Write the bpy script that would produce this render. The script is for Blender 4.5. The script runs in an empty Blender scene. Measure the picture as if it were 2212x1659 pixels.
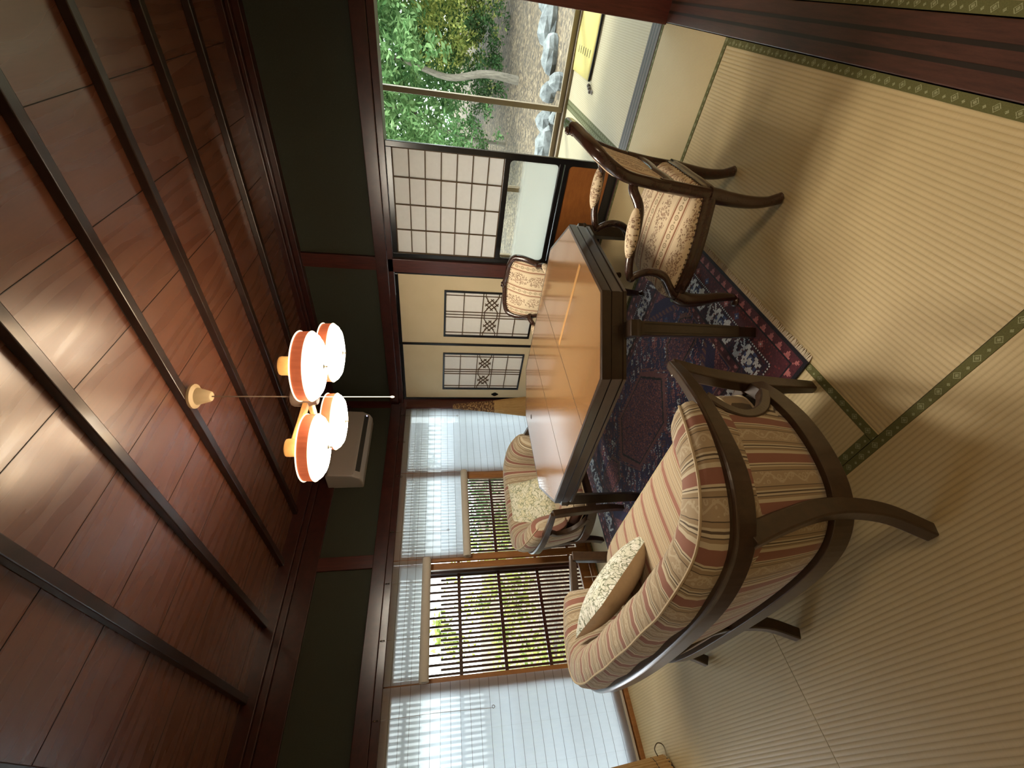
import bpy, math, random
from math import sin, cos, pi, radians, sqrt, hypot, atan2
from mathutils import Vector as V, Matrix
random.seed(7)
SC = bpy.context.scene
COL = SC.collection

# ------------------------------------------------------------------ helpers
class MB:
    """collects quads, with a UV in metres per corner, and links them as one mesh object"""
    def __init__(s):
        s.v = []; s.f = []; s.uv = []; s.mi = []; s.sm = []; s.mat = 0; s.smooth = False; s.col = []
    def face(s, idx, uv=None):
        s.f.append(tuple(idx)); s.uv.append(uv or [(0, 0)] * len(idx)); s.mi.append(s.mat); s.sm.append(s.smooth)
    def quad(s, a, b, c, d, uv=None):
        n = len(s.v); s.v += [tuple(a), tuple(b), tuple(c), tuple(d)]; s.face((n, n+1, n+2, n+3), uv)
    def box(s, x0, x1, y0, y1, z0, z1, M=None):
        n = len(s.v)
        P = [(x0,y0,z0),(x1,y0,z0),(x1,y1,z0),(x0,y1,z0),(x0,y0,z1),(x1,y0,z1),(x1,y1,z1),(x0,y1,z1)]
        s.v += [tuple(M @ V(p)) if M else p for p in P]
        F = ((0,3,2,1),(4,5,6,7),(0,1,5,4),(1,2,6,5),(2,3,7,6),(3,0,4,7))
        for f in F:
            q = [P[i] for i in f]
            ax = 2 if len({p[2] for p in q}) == 1 else (1 if len({p[1] for p in q}) == 1 else 0)
            uv = [(p[0],p[1]) if ax == 2 else ((p[0],p[2]) if ax == 1 else (p[1],p[2])) for p in q]
            s.face([n+i for i in f], uv)
        return s
    def loft(s, rings, close=True, cap0=False, cap1=False, us=None, vs=None):
        """rings: list of equal-length point lists"""
        sm = s.smooth; n0 = len(s.v); m = len(rings[0])
        for r in rings: s.v += [tuple(p) for p in r]
        if us is None:
            us = [0.0]
            for i in range(1, len(rings)):
                us.append(us[-1] + (sum((V(rings[i][k])-V(rings[i-1][k])).length for k in range(m))/m))
        if vs is None:
            vs = [0.0]; mid = rings[len(rings)//2]
            for k in range(1, m+1): vs.append(vs[-1] + (V(mid[k % m])-V(mid[k-1])).length)
        kk = m if close else m-1
        for i in range(len(rings)-1):
            for k in range(kk):
                a = n0+i*m+k; b = n0+i*m+(k+1) % m
                s.face((a, b, b+m, a+m), [(us[i],vs[k]),(us[i],vs[k+1]),(us[i+1],vs[k+1]),(us[i+1],vs[k])])
        if cap0: s.face([n0+k for k in range(m)][::-1], [(us[0], vs[k]) for k in range(m)][::-1])
        if cap1: s.face([n0+(len(rings)-1)*m+k for k in range(m)], [(us[-1], vs[k]) for k in range(m)])
        return s
    def sweep(s, path, prof, up=(0,0,1), scale=None, closed=False, caps=True):
        """prof: list of (a,b): a along side, b along up; profile scaled per path point"""
        path = [V(p) for p in path]; n = len(path); rings = []
        up = V(up)
        for i, p in enumerate(path):
            if closed: t = path[(i+1) % n]-path[i-1]
            else: t = path[min(i+1, n-1)]-path[max(i-1, 0)]
            t.normalize()
            sd = t.cross(up)
            if sd.length < 1e-4: sd = t.cross(V((1, 0, 0)))
            sd.normalize(); u2 = sd.cross(t).normalized()
            k = 1 if scale is None else scale[i]
            rings.append([p + sd*(a*k) + u2*(b*k) for a, b in prof])
        if closed: rings.append(rings[0])
        return s.loft(rings, True, caps and not closed, caps and not closed)
    def tube(s, path, r, seg=8, up=(0,0,1), closed=False, caps=True):
        rr = r if isinstance(r, (list, tuple)) else [r]*len(path)
        pr = [(cos(2*pi*k/seg), sin(2*pi*k/seg)) for k in range(seg)]
        o = s.smooth; s.smooth = True
        s.sweep(path, pr, up, rr, closed, caps); s.smooth = o
        return s
    def lathe(s, prof, c=(0,0,0), seg=32, cap=True, axis='Z'):
        rings = []
        for r, z in prof:
            rings.append([(c[0]+r*cos(2*pi*k/seg), c[1]+r*sin(2*pi*k/seg), c[2]+z) for k in range(seg)])
        s.loft(rings, True, cap, cap); return s
    def prism(s, poly, z0, z1):
        """poly: xy list ccw"""
        n = len(poly)
        s.loft([[(x,y,z0) for x,y in poly], [(x,y,z1) for x,y in poly]], True)
        a = len(s.v)-2*n
        s.face([a+k for k in range(n)][::-1], [poly[k] for k in range(n)][::-1])
        s.face([a+n+k for k in range(n)], list(poly)); return s
    def ell(s, c, r, seg=16, rings=10, M=None):
        o = s.smooth; s.smooth = True; R = []
        for i in range(rings+1):
            t = pi*i/rings - pi/2
            row = [V((r[0]*max(cos(t),1e-3)*cos(2*pi*k/seg), r[1]*max(cos(t),1e-3)*sin(2*pi*k/seg), r[2]*sin(t))) for k in range(seg)]
            R.append([V(c) + (M @ p if M else p) for p in row])
        s.loft(R); s.smooth = o; return s
    def build(s, name, mats, parent=None, bevel=0, loc=None, sub=0, solid=0):
        me = bpy.data.meshes.new(name)
        me.from_pydata(s.v, [], s.f)
        if not isinstance(mats, (list, tuple)): mats = [mats]
        for m in mats: me.materials.append(m)
        me.polygons.foreach_set('material_index', s.mi)
        me.polygons.foreach_set('use_smooth', s.sm)
        uvl = me.uv_layers.new(name='UVMap')
        uvl.data.foreach_set('uv', [c for f in s.uv for p in f for c in p])
        if s.col:
            ca = me.color_attributes.new('Col', 'FLOAT_COLOR', 'CORNER')
            ca.data.foreach_set('color', [c for f, k in zip(s.f, s.col) for _ in f for c in (*k, 1.0)])
        me.update()
        if any(s.sm): me.set_sharp_from_angle(angle=radians(38))
        o = bpy.data.objects.new(name, me); COL.objects.link(o)
        if parent: o.parent = parent
        if loc: o.location = loc
        if solid:
            md = o.modifiers.new('s', 'SOLIDIFY'); md.thickness = solid; md.offset = 0
        if bevel:
            md = o.modifiers.new('b', 'BEVEL'); md.width = bevel; md.segments = 2; md.limit_method = 'ANGLE'; md.angle_limit = radians(40)
        if sub:
            md = o.modifiers.new('u', 'SUBSURF'); md.levels = sub; md.render_levels = sub
        return o

def thing(name, label, cat, loc=(0,0,0), rot=(0,0,0), group=None):
    o = bpy.data.objects.new(name, None); COL.objects.link(o)
    o.location = loc; o.rotation_euler = rot; o.empty_display_size = .1
    return tag(o, label, cat, group)
def tag(o, label, cat, group=None):
    o['label'] = label; o['category'] = cat
    if group: o['group'] = group
    return o
def struct(o, label=None):
    o['kind'] = 'structure'
    if label: o['label'] = label
    return o
def bz(pts, n=8):
    """Catmull-Rom through points"""
    P = [V(p) for p in pts]; P = [P[0]*2-P[1]] + P + [P[-1]*2-P[-2]]; out = []
    for i in range(1, len(P)-2):
        for k in range(n):
            t = k/n; a, b, c, d = P[i-1], P[i], P[i+1], P[i+2]
            out.append(.5*((2*b)+(c-a)*t+(2*a-5*b+4*c-d)*t*t+(3*b-a-3*c+d)*t**3))
    out.append(P[-2]); return out
def lerp(a, b, t): return a+(b-a)*t
def interp(xs, ys, x):
    if x <= xs[0]: return ys[0]
    for i in range(1, len(xs)):
        if x <= xs[i]: return lerp(ys[i-1], ys[i], (x-xs[i-1])/(xs[i]-xs[i-1]))
    return ys[-1]
RECT = lambda w, h: [(-w/2,-h/2),(w/2,-h/2),(w/2,h/2),(-w/2,h/2)]
def rrect(w, h, r, n=2):
    out = []
    for cx, cy, a0 in ((w/2-r,-h/2+r,-90),(w/2-r,h/2-r,0),(-w/2+r,h/2-r,90),(-w/2+r,-h/2+r,180)):
        for k in range(n+1):
            a = radians(a0+90*k/n); out.append((cx+r*cos(a), cy+r*sin(a)))
    return out

# ------------------------------------------------------------------ materials
class NT:
    def __init__(s, name):
        s.m = bpy.data.materials.new(name); s.m.use_nodes = True
        s.t = s.m.node_tree; s.b = s.t.nodes['Principled BSDF']; s.out = s.t.nodes['Material Output']
    def n(s, typ, **kw):
        nd = s.t.nodes.new(typ)
        for k, v in kw.items():
            if k.startswith('i_'):
                key = k[2:]; key = int(key) if key.isdigit() else key.replace('_', ' ')
                s.put(nd.inputs[key], v)
            else: setattr(nd, k, v)
        return nd
    def put(s, sock, v):
        if hasattr(v, 'is_output') or isinstance(v, bpy.types.NodeSocket): s.t.links.new(v, sock)
        elif isinstance(v, bpy.types.Node): s.t.links.new(v.outputs[0], sock)
        else: sock.default_value = v
    def math(s, op, a, b=0.0, c=None):
        nd = s.t.nodes.new('ShaderNodeMath'); nd.operation = op
        s.put(nd.inputs[0], a); s.put(nd.inputs[1], b)
        if c is not None: s.put(nd.inputs[2], c)
        return nd.outputs[0]
    def mix(s, f, a, b, mode='MIX'):
        nd = s.t.nodes.new('ShaderNodeMix'); nd.data_type = 'RGBA'; nd.blend_type = mode
        s.put(nd.inputs[0], f); s.put(nd.inputs[6], C4(a)); s.put(nd.inputs[7], C4(b))
        return nd.outputs[2]
    def ramp(s, f, stops, const=False):
        nd = s.t.nodes.new('ShaderNodeValToRGB'); e = nd.color_ramp
        if const: e.interpolation = 'CONSTANT'
        while len(e.elements) < len(stops): e.elements.new(1)
        for el, (p, c) in zip(e.elements, stops): el.position = p; el.color = C4(c)
        s.put(nd.inputs[0], f); return nd.outputs[0]
    def uv(s):
        tc = s.t.nodes.new('ShaderNodeTexCoord'); sp = s.t.nodes.new('ShaderNodeSeparateXYZ')
        s.t.links.new(tc.outputs['UV'], sp.inputs[0]); return sp.outputs[0], sp.outputs[1], tc.outputs['UV']
    def obj(s):
        tc = s.t.nodes.new('ShaderNodeTexCoord'); return tc.outputs['Object']
    def scale(s, vec, sc):
        nd = s.t.nodes.new('ShaderNodeMapping'); s.put(nd.inputs[0], vec); nd.inputs['Scale'].default_value = sc; return nd.outputs[0]
    def noise(s, vec, sc=5, det=3, rough=.5, out=0):
        nd = s.t.nodes.new('ShaderNodeTexNoise'); s.put(nd.inputs['Vector'], vec)
        nd.inputs['Scale'].default_value = sc; nd.inputs['Detail'].default_value = det; nd.inputs['Roughness'].default_value = rough
        return nd.outputs[out]
    def vor(s, vec, sc=5, feat='F1', out='Distance', rnd=1.0):
        nd = s.t.nodes.new('ShaderNodeTexVoronoi'); nd.feature = feat; s.put(nd.inputs['Vector'], vec)
        nd.inputs['Scale'].default_value = sc; nd.inputs['Randomness'].default_value = rnd
        return nd.outputs[out]
    def bump(s, h, st=.3, d=.01):
        nd = s.t.nodes.new('ShaderNodeBump'); s.put(nd.inputs['Height'], h)
        nd.inputs['Strength'].default_value = st; nd.inputs['Distance'].default_value = d
        s.t.links.new(nd.outputs[0], s.b.inputs['Normal'])
    def set(s, col=None, rough=None, spec=None, metal=None, emit=None, estr=None, coat=None, sheen=None):
        b = s.b.inputs
        if col is not None: s.put(b['Base Color'], C4(col))
        if rough is not None: s.put(b['Roughness'], rough)
        if spec is not None: b['Specular IOR Level'].default_value = spec
        if metal is not None: b['Metallic'].default_value = metal
        if emit is not None: s.put(b['Emission Color'], C4(emit)); b['Emission Strength'].default_value = estr
        if coat is not None: b['Coat Weight'].default_value = coat; b['Coat Roughness'].default_value = .15
        if sheen is not None: b['Sheen Weight'].default_value = sheen
        return s
def C4(c):
    if isinstance(c, (tuple, list)) and len(c) == 3: return (*c, 1.0)
    return c
def H(h):
    """sRGB hex -> linear"""
    f = lambda c: c/12.92 if c <= .04045 else ((c+.055)/1.055)**2.4
    return tuple(f(int(h[i:i+2], 16)/255) for i in (0, 2, 4))

def plain(name, col, rough=.5, spec=.5, metal=0, var=.0, vs=8):
    n = NT(name)
    if var:
        f = n.noise(n.obj(), vs, 4)
        n.set(n.mix(f, tuple(c*(1-var) for c in col), tuple(min(1, c*(1+var)) for c in col)), rough, spec, metal)
    else: n.set(col, rough, spec, metal)
    return n.m
def wood(name, c0, c1, rough=.35, sc=(1,1,1), spec=.5, coat=None, grain=1.0, bump=.05):
    n = NT(name); v = n.scale(n.obj(), sc)
    a = n.noise(v, 6*grain, 5, .6); b = n.noise(n.scale(v, (6,6,6)), 10*grain, 3, .6)
    f = n.math('ADD', n.math('MULTIPLY', a, .7), n.math('MULTIPLY', b, .3))
    n.set(n.ramp(f, [(.3, c0), (.7, c1)]), rough, spec, coat=coat)
    n.bump(b, bump, .002); return n.m

M = {}
M['lac'] = wood('red_lacquered_wood', (.020,.0045,.0032), (.060,.013,.009), .33, (3,3,3), coat=.25)
M['lacv'] = wood('red_lacquered_post', (.035,.0075,.005), (.10,.022,.015), .33, (14,14,1.2), coat=.25)
M['lach'] = wood('threshold_wood', (.035,.014,.010), (.085,.032,.022), .42, (20,1.5,10))
M['lacd'] = wood('dark_batten_wood', (.008,.0028,.002), (.028,.009,.006), .3, (3,3,3), coat=.4)
M['black'] = plain('black_lacquer', (.006,.0055,.006), .22, .5)
def paperm():
    n = NT('shoji_paper'); t = n.t; f = n.noise(n.obj(), 30, 4); c = n.mix(f, (.82,.80,.78), (.90,.88,.86))
    df = n.n('ShaderNodeBsdfDiffuse'); n.put(df.inputs[0], c); tl = n.n('ShaderNodeBsdfTranslucent'); n.put(tl.inputs[0], c)
    mx = n.n('ShaderNodeMixShader'); mx.inputs[0].default_value = .5
    t.links.new(df.outputs[0], mx.inputs[1]); t.links.new(tl.outputs[0], mx.inputs[2]); t.links.new(mx.outputs[0], n.out.inputs[0]); return n.m
M['paper'] = paperm()
M['paper2'] = plain('white_inset_paper', (.84,.83,.79), .9, .1, 0, .04, 30)
M['kumiko'] = plain('brown_kumiko', (.085,.05,.022), .6, .3)
M['orange'] = wood('orange_window_wood', (.20,.075,.018), (.36,.155,.045), .4, (8,8,1))
M['koshi'] = wood('amber_panel_wood', (.20,.062,.012), (.32,.11,.022), .4, (2,2,6))
M['alu'] = plain('beige_aluminium', (.30,.23,.15), .4, .5)
M['alud'] = plain('dark_track', (.05,.035,.025), .4, .5)

def fusuma_paper():
    n = NT('fusuma_paper'); f = n.noise(n.obj(), 5, 3); f2 = n.noise(n.obj(), 120, 2)
    n.set(n.mix(f, (.60,.49,.305), (.69,.58,.385)), .75, .2); n.bump(f2, .1, .001); return n.m
M['fusuma'] = fusuma_paper()
def plaster():
    n = NT('green_sand_plaster'); f = n.noise(n.obj(), 160, 3, .7); g = n.noise(n.obj(), 2.5, 3)
    c = n.mix(f, (.030,.035,.025), (.068,.076,.056)); c = n.mix(g, c, (.042,.042,.03))
    sp = n.math('GREATER_THAN', n.noise(n.obj(), 420, 1), .79)
    n.set(n.mix(sp, c, (.30,.28,.2)), .85, .2); n.bump(f, .35, .002); return n.m
M['plaster'] = plaster()
def ceiling_mat():
    n = NT('lacquered_ceiling_board'); o = n.obj()
    w = n.t.nodes.new('ShaderNodeTexWave'); w.wave_type = 'BANDS'; w.bands_direction = 'X'
    n.put(w.inputs['Vector'], n.scale(o, (1, .16, 1))); w.inputs['Scale'].default_value = 3.2; w.inputs['Distortion'].default_value = 14
    w.inputs['Detail'].default_value = 3; w.inputs['Detail Scale'].default_value = 1.3
    g = n.noise(n.scale(o, (40, 2.2, 1)), 3, 4, .6)
    sp = n.t.nodes.new('ShaderNodeSeparateXYZ'); n.put(sp.inputs[0], o)
    bi = n.noise(n.math('FLOOR', n.math('DIVIDE', sp.outputs[0], .372)), 7.3, 0)
    c = n.mix(g, (.078,.024,.011), (.150,.048,.021))
    c = n.mix(n.math('MULTIPLY', w.outputs[1], .22), c, (.20,.07,.030))
    c = n.mix(n.math('MULTIPLY', bi, .45), c, (.055,.021,.014))
    n.set(c, n.math('ADD', .25, n.math('MULTIPLY', w.outputs[1], .08)), .8, coat=.4); n.b.inputs['Coat IOR'].default_value = 1.7; n.b.inputs['Coat Roughness'].default_value = .30
    n.bump(w.outputs[1], .02, .001); return n.m
M['ceil'] = ceiling_mat()

def tatami(name, along, base=((.45,.345,.175), (.62,.495,.275))):
    """rush ridges run along x or y (object coordinates = world here)"""
    n = NT(name); o = n.obj(); sp = n.t.nodes.new('ShaderNodeSeparateXYZ'); n.put(sp.inputs[0], o)
    c, l = (sp.outputs[1], sp.outputs[0]) if along == 'x' else (sp.outputs[0], sp.outputs[1])
    ph = n.math('MULTIPLY', c, 2*pi/.0152)
    rid = n.math('ADD', n.math('MULTIPLY', n.math('SINE', ph), .5), .5)
    rid = n.math('POWER', rid, .5)
    st = n.scale(o, (60, 700, 1) if along == 'x' else (700, 60, 1))
    # rushes cross the ridges
    st = n.scale(o, (650, 30, 1) if along == 'x' else (30, 650, 1))
    fib = n.noise(st, 1, 2, .6); big = n.noise(o, 2.2, 3); mid = n.noise(o, 14, 3)
    col = n.mix(fib, base[0], base[1]); col = n.mix(n.math('MULTIPLY', big, .5), col, (.52,.40,.21)); 
    col = n.mix(n.math('MULTIPLY', mid, .25), col, (.42,.33,.18))
    col = n.mix(n.math('MULTIPLY', n.math('SUBTRACT', 1.0, rid), .34), col, (.26,.19,.09))
    n.set(col, .52, .35)
    n.bump(n.math('ADD', rid, n.math('MULTIPLY', fib, .3)), .42, .0022); return n.m
M['tatx'] = tatami('rush_mat_ridges_x', 'x'); M['taty'] = tatami('rush_mat_ridges_y', 'y')
M['tate'] = tatami('pale_rush_mat', 'y', ((.47,.40,.26), (.60,.53,.37)))
def heri():
    n = NT('green_mat_border'); u, v, uvv = n.uv()
    # u along the strip, v across (0..0.032), diamonds every 62 mm with a small lozenge between
    fu = n.math('SUBTRACT', n.math('FRACT', n.math('DIVIDE', u, .062)), .5)
    au = n.math('ABSOLUTE', fu); av = n.math('ABSOLUTE', n.math('SUBTRACT', v, .016))
    d1 = n.math('ADD', n.math('MULTIPLY', au, .062), av)
    ring = n.math('MULTIPLY', n.math('LESS_THAN', d1, .0125), n.math('GREATER_THAN', n.math('ABSOLUTE', n.math('SUBTRACT', d1, .0075)), .0017))
    au2 = n.math('SUBTRACT', .5, au)
    d2 = n.math('ADD', n.math('MULTIPLY', au2, .062), n.math('ABSOLUTE', n.math('SUBTRACT', v, .012)))
    dm = n.math('MAXIMUM', ring, n.math('LESS_THAN', d2, .0055))
    wv = n.noise(n.scale(uvv, (1,1,1)), 500, 2)
    dm = n.math('MULTIPLY', dm, n.math('GREATER_THAN', wv, .42))
    g = n.mix(n.noise(n.scale(uvv, (1,1,1)), 300, 2), (.070,.070,.022), (.140,.135,.050))
    n.set(n.mix(dm, g, (.27,.27,.155)), .8, .2); n.bump(wv, .2, .001); return n.m
M['heri'] = heri()

def glass(name, tint=(1,1,1), refl=.07, rough=.0):
    n = NT(name); t = n.t
    tr = n.n('ShaderNodeBsdfTransparent'); tr.inputs[0].default_value = C4(tint)
    gl = n.n('ShaderNodeBsdfGlossy'); gl.inputs['Roughness'].default_value = rough
    lw = n.n('ShaderNodeLayerWeight'); lw.inputs[0].default_value = .25
    mx = n.n('ShaderNodeMixShader')
    n.put(mx.inputs[0], n.math('MULTIPLY', lw.outputs['Fresnel'], refl*4)); t.links.new(tr.outputs[0], mx.inputs[1]); t.links.new(gl.outputs[0], mx.inputs[2])
    t.links.new(mx.outputs[0], n.out.inputs[0]); return n.m
M['glass'] = glass('window_glass', (.93,.97,.95))
def frosted():
    n = NT('frosted_door_glass'); t = n.t
    sp = n.t.nodes.new('ShaderNodeSeparateXYZ'); n.put(sp.inputs[0], n.obj())
    f = n.n('ShaderNodeMapRange'); n.put(f.inputs[0], sp.outputs[2]); f.inputs[1].default_value = .79; f.inputs[2].default_value = .735
    f.interpolation_type = 'SMOOTHSTEP'
    tr = n.n('ShaderNodeBsdfTransparent'); tr.inputs[0].default_value = (.92,.94,.93,1)
    df = n.n('ShaderNodeBsdfDiffuse'); df.inputs[0].default_value = (.44,.46,.45,1)
    tl = n.n('ShaderNodeBsdfTranslucent'); tl.inputs[0].default_value = (.50,.53,.52,1)
    a = n.n('ShaderNodeAddShader'); t.links.new(df.outputs[0], a.inputs[0]); t.links.new(tl.outputs[0], a.inputs[1])
    mx = n.n('ShaderNodeMixShader'); n.put(mx.inputs[0], n.math('MULTIPLY', f.outputs[0], .92))
    t.links.new(tr.outputs[0], mx.inputs[1]); t.links.new(a.outputs[0], mx.inputs[2])
    gl = n.n('ShaderNodeBsdfGlossy'); gl.inputs['Roughness'].default_value = .02
    m2 = n.n('ShaderNodeMixShader'); m2.inputs[0].default_value = .05
    t.links.new(mx.outputs[0], m2.inputs[1]); t.links.new(gl.outputs[0], m2.inputs[2])
    t.links.new(m2.outputs[0], n.out.inputs[0]); return n.m
M['frost'] = frosted()
def blind(name):
    n = NT(name); t = n.t; u, v, uvv = n.uv()
    ln = n.math('LESS_THAN', n.math('FRACT', n.math('DIVIDE', v, .069)), .05)
    vl = n.math('LESS_THAN', n.math('FRACT', n.math('DIVIDE', u, .215)), .006)
    fb = n.noise(n.scale(uvv, (14, 3, 1)), 4, 4, .6)
    base = n.mix(fb, (.74,.82,.90), (.86,.93,1.0))
    base = n.mix(n.math('MULTIPLY', vl, .25), base, (.3,.32,.35))
    base = n.mix(n.math('MULTIPLY', ln, .72), base, (.10,.11,.13))
    tl = n.n('ShaderNodeBsdfTranslucent'); n.put(tl.inputs[0], base)
    df = n.n('ShaderNodeBsdfDiffuse'); n.put(df.inputs[0], n.mix(.5, base, (.45,.42,.38)))
    tr = n.n('ShaderNodeBsdfTransparent'); tr.inputs[0].default_value = (.9,.9,.9,1)
    m1 = n.n('ShaderNodeMixShader'); m1.inputs[0].default_value = .16
    t.links.new(tl.outputs[0], m1.inputs[1]); t.links.new(df.outputs[0], m1.inputs[2])
    m2 = n.n('ShaderNodeMixShader'); m2.inputs[0].default_value = .05
    t.links.new(m1.outputs[0], m2.inputs[1]); t.links.new(tr.outputs[0], m2.inputs[2])
    t.links.new(m2.outputs[0], n.out.inputs[0]); return n.m
M['blind'] = blind('thin_paper_blind')
M['roll'] = plain('rolled_blind_paper', (.50,.45,.37), .85, .2, 0, .1, 20)
M['cord'] = plain('grey_cord', (.35,.34,.33), .8); M['brass'] = plain('dark_brass', (.10,.07,.035), .4, .5, .8)
M['wht'] = plain('white_cord', (.75,.72,.68), .7)

# furniture
M['wal'] = wood('dark_walnut', (.020,.0085,.0045), (.050,.022,.012), .30, (5,5,5), coat=.3)
M['wald'] = wood('dark_sofa_frame', (.024,.012,.0065), (.054,.028,.0135), .30, (5,5,5), coat=.25)
M['mah'] = wood('carved_mahogany', (.020,.0075,.0045), (.050,.020,.012), .26, (6,6,6), coat=.35)
M['tedge'] = wood('dark_table_edge', (.015,.008,.005), (.036,.019,.010), .28, (4,4,4), coat=.3)
def tabletop():
    n = NT('honey_table_veneer'); o = n.obj()
    a = n.noise(n.scale(o, (3, 60, 1)), 2, 4, .6); b = n.noise(n.scale(o, (1.2, 9, 1)), 2.5, 3)
    c = n.mix(a, (.165,.080,.028), (.27,.140,.056)); c = n.mix(n.math('MULTIPLY', b, .6), c, (.20,.098,.036))
    n.set(c, .16, .6, coat=1.0); n.b.inputs['Coat Roughness'].default_value = .10; n.b.inputs['Coat IOR'].default_value = 1.75; n.bump(a, .03, .001); return n.m
M['ttop'] = tabletop()
M['inlay'] = plain('light_inlay', (.33,.175,.065), .18, .5)
M['groove'] = plain('dark_groove', (.012,.006,.003), .5)

def stripes(name, dim=1.0, seat=False):
    """u (metres) runs across the stripes"""
    n = NT(name); u, v, uvv = n.uv(); P = .135
    f = n.math('FRACT', n.math('DIVIDE', u, P))
    tan, tan2, cream, red, dk = [tuple(c*dim for c in k) for k in ((.375,.285,.185), (.315,.23,.14), (.54,.46,.33), (.245,.098,.072), (.085,.062,.042))]
    if seat:
        st = [(0,tan2),(.04,cream),(.06,red),(.25,red),(.255,cream),(.27,dk),(.285,tan),(.36,cream),(.375,tan),(.46,dk),(.475,cream),(.50,tan),(.60,cream),(.615,tan),(.70,dk),(.715,cream),(.75,tan),(.90,dk),(.915,cream),(.95,tan2)]
    else:
        st = [(0,cream),(.03,red),(.24,red),(.245,cream),(.28,dk),(.30,cream),(.33,tan2),(.40,dk),(.415,tan),(.70,tan),(.72,dk),(.735,tan2),(.80,cream),(.83,dk),(.86,cream),(.90,dk),(.915,tan2),(.96,cream)]
    c = n.ramp(f, st, True)
    # scroll band
    ph = n.math('MULTIPLY', v, 2*pi/.085)
    s1 = n.math('ADD', .555, n.math('MULTIPLY', n.math('SINE', ph), .085))
    d = n.math('ABSOLUTE', n.math('SUBTRACT', f, s1))
    sc = n.math('LESS_THAN', d, .022)
    vo = n.vor(n.scale(uvv, (1,1,1)), 62, 'F1')
    dots = n.math('MULTIPLY', n.math('LESS_THAN', n.math('ABSOLUTE', n.math('SUBTRACT', f, .555)), .12), n.math('LESS_THAN', n.math('ABSOLUTE', n.math('SUBTRACT', vo, .36)), .075))
    if not seat: c = n.mix(n.math('MULTIPLY', n.math('MAXIMUM', sc, dots), .6), c, cream)
    wv = n.noise(uvv, 900, 2, .6); bg = n.noise(uvv, 6, 3)
    c = n.mix(n.math('MULTIPLY', wv, .35), c, tuple(x*.5 for x in tan))
    n.set(c, .9, .15, sheen=.15); n.bump(wv, .25, .0012); return n.m
M['sofa'] = stripes('striped_sofa_fabric'); M['seat'] = stripes('striped_seat_fabric', 1.08, True)
M['welt'] = plain('cream_welt', (.42,.33,.21), .85); M['linen'] = plain('plain_beige_linen', (.56,.44,.30), .9, .2, 0, .12, 40)

def fauteuil_fabric():
    n = NT('cream_floral_stripe_fabric'); u, v, uvv = n.uv(); P = .185
    f = n.math('FRACT', n.math('ADD', n.math('DIVIDE', u, P), .5))       # u = 0 sits mid-pattern
    cr, cr2, rose, ol = (.66,.54,.37), (.58,.46,.31), (.27,.12,.065), (.20,.145,.075)
    st = [(0,cr),(.30,cr),(.305,ol),(.315,cr2),(.345,rose),(.385,rose),(.39,cr2),(.41,cr),(.59,cr),(.61,cr2),(.615,rose),(.655,rose),(.66,cr2),(.685,ol),(.695,cr)]
    c = n.ramp(f, st, True)
    # medallion chain in the narrow band (f around .5)
    fv = n.math('ABSOLUTE', n.math('SUBTRACT', n.math('FRACT', n.math('DIVIDE', v, .040)), .5))
    ff = n.math('ABSOLUTE', n.math('SUBTRACT', f, .5))
    rr = n.math('SQRT', n.math('ADD', n.math('POWER', n.math('MULTIPLY', fv, .040), 2), n.math('POWER', n.math('MULTIPLY', ff, P), 2)))
    ring = n.math('LESS_THAN', n.math('ABSOLUTE', n.math('SUBTRACT', rr, .009)), .0025)
    core = n.math('LESS_THAN', rr, .003); dm = n.math('LESS_THAN', n.math('ADD', n.math('MULTIPLY', n.math('SUBTRACT', .5, fv), .04), n.math('MULTIPLY', ff, P)), .0055)
    chain = n.math('MAXIMUM', n.math('MAXIMUM', ring, core), dm)
    # flower sprays in the wide band (f around 0)
    f0 = n.math('ABSOLUTE', n.math('SUBTRACT', n.math('FRACT', n.math('ADD', f, .5)), .5))
    gv = n.math('ABSOLUTE', n.math('SUBTRACT', n.math('FRACT', n.math('DIVIDE', v, .145)), .5))
    el = n.math('SQRT', n.math('ADD', n.math('POWER', n.math('MULTIPLY', f0, P), 2), n.math('POWER', n.math('MULTIPLY', gv, .085), 2)))
    spray = n.math('LESS_THAN', n.math('ADD', el, n.math('MULTIPLY', n.math('SUBTRACT', n.noise(uvv, 55, 3), .5), .045)), .042)
    le = n.math('GREATER_THAN', n.noise(n.scale(uvv, (1.3,1,1)), 150, 2, .6), .46)
    vo = n.vor(uvv, 95); pet = n.math('LESS_THAN', vo, .56)
    fl = n.math('MULTIPLY', spray, n.math('MULTIPLY', le, pet))
    c = n.mix(n.math('MULTIPLY', chain, .75), c, ol); c = n.mix(n.math('MULTIPLY', fl, .85), c, n.mix(n.noise(uvv, 30, 1), (.12,.085,.045), (.30,.13,.085)))
    wv = n.noise(uvv, 1200, 2); n.set(c, .75, .25, sheen=.1); n.bump(wv, .12, .001); return n.m
M['fab'] = fauteuil_fabric()
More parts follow.
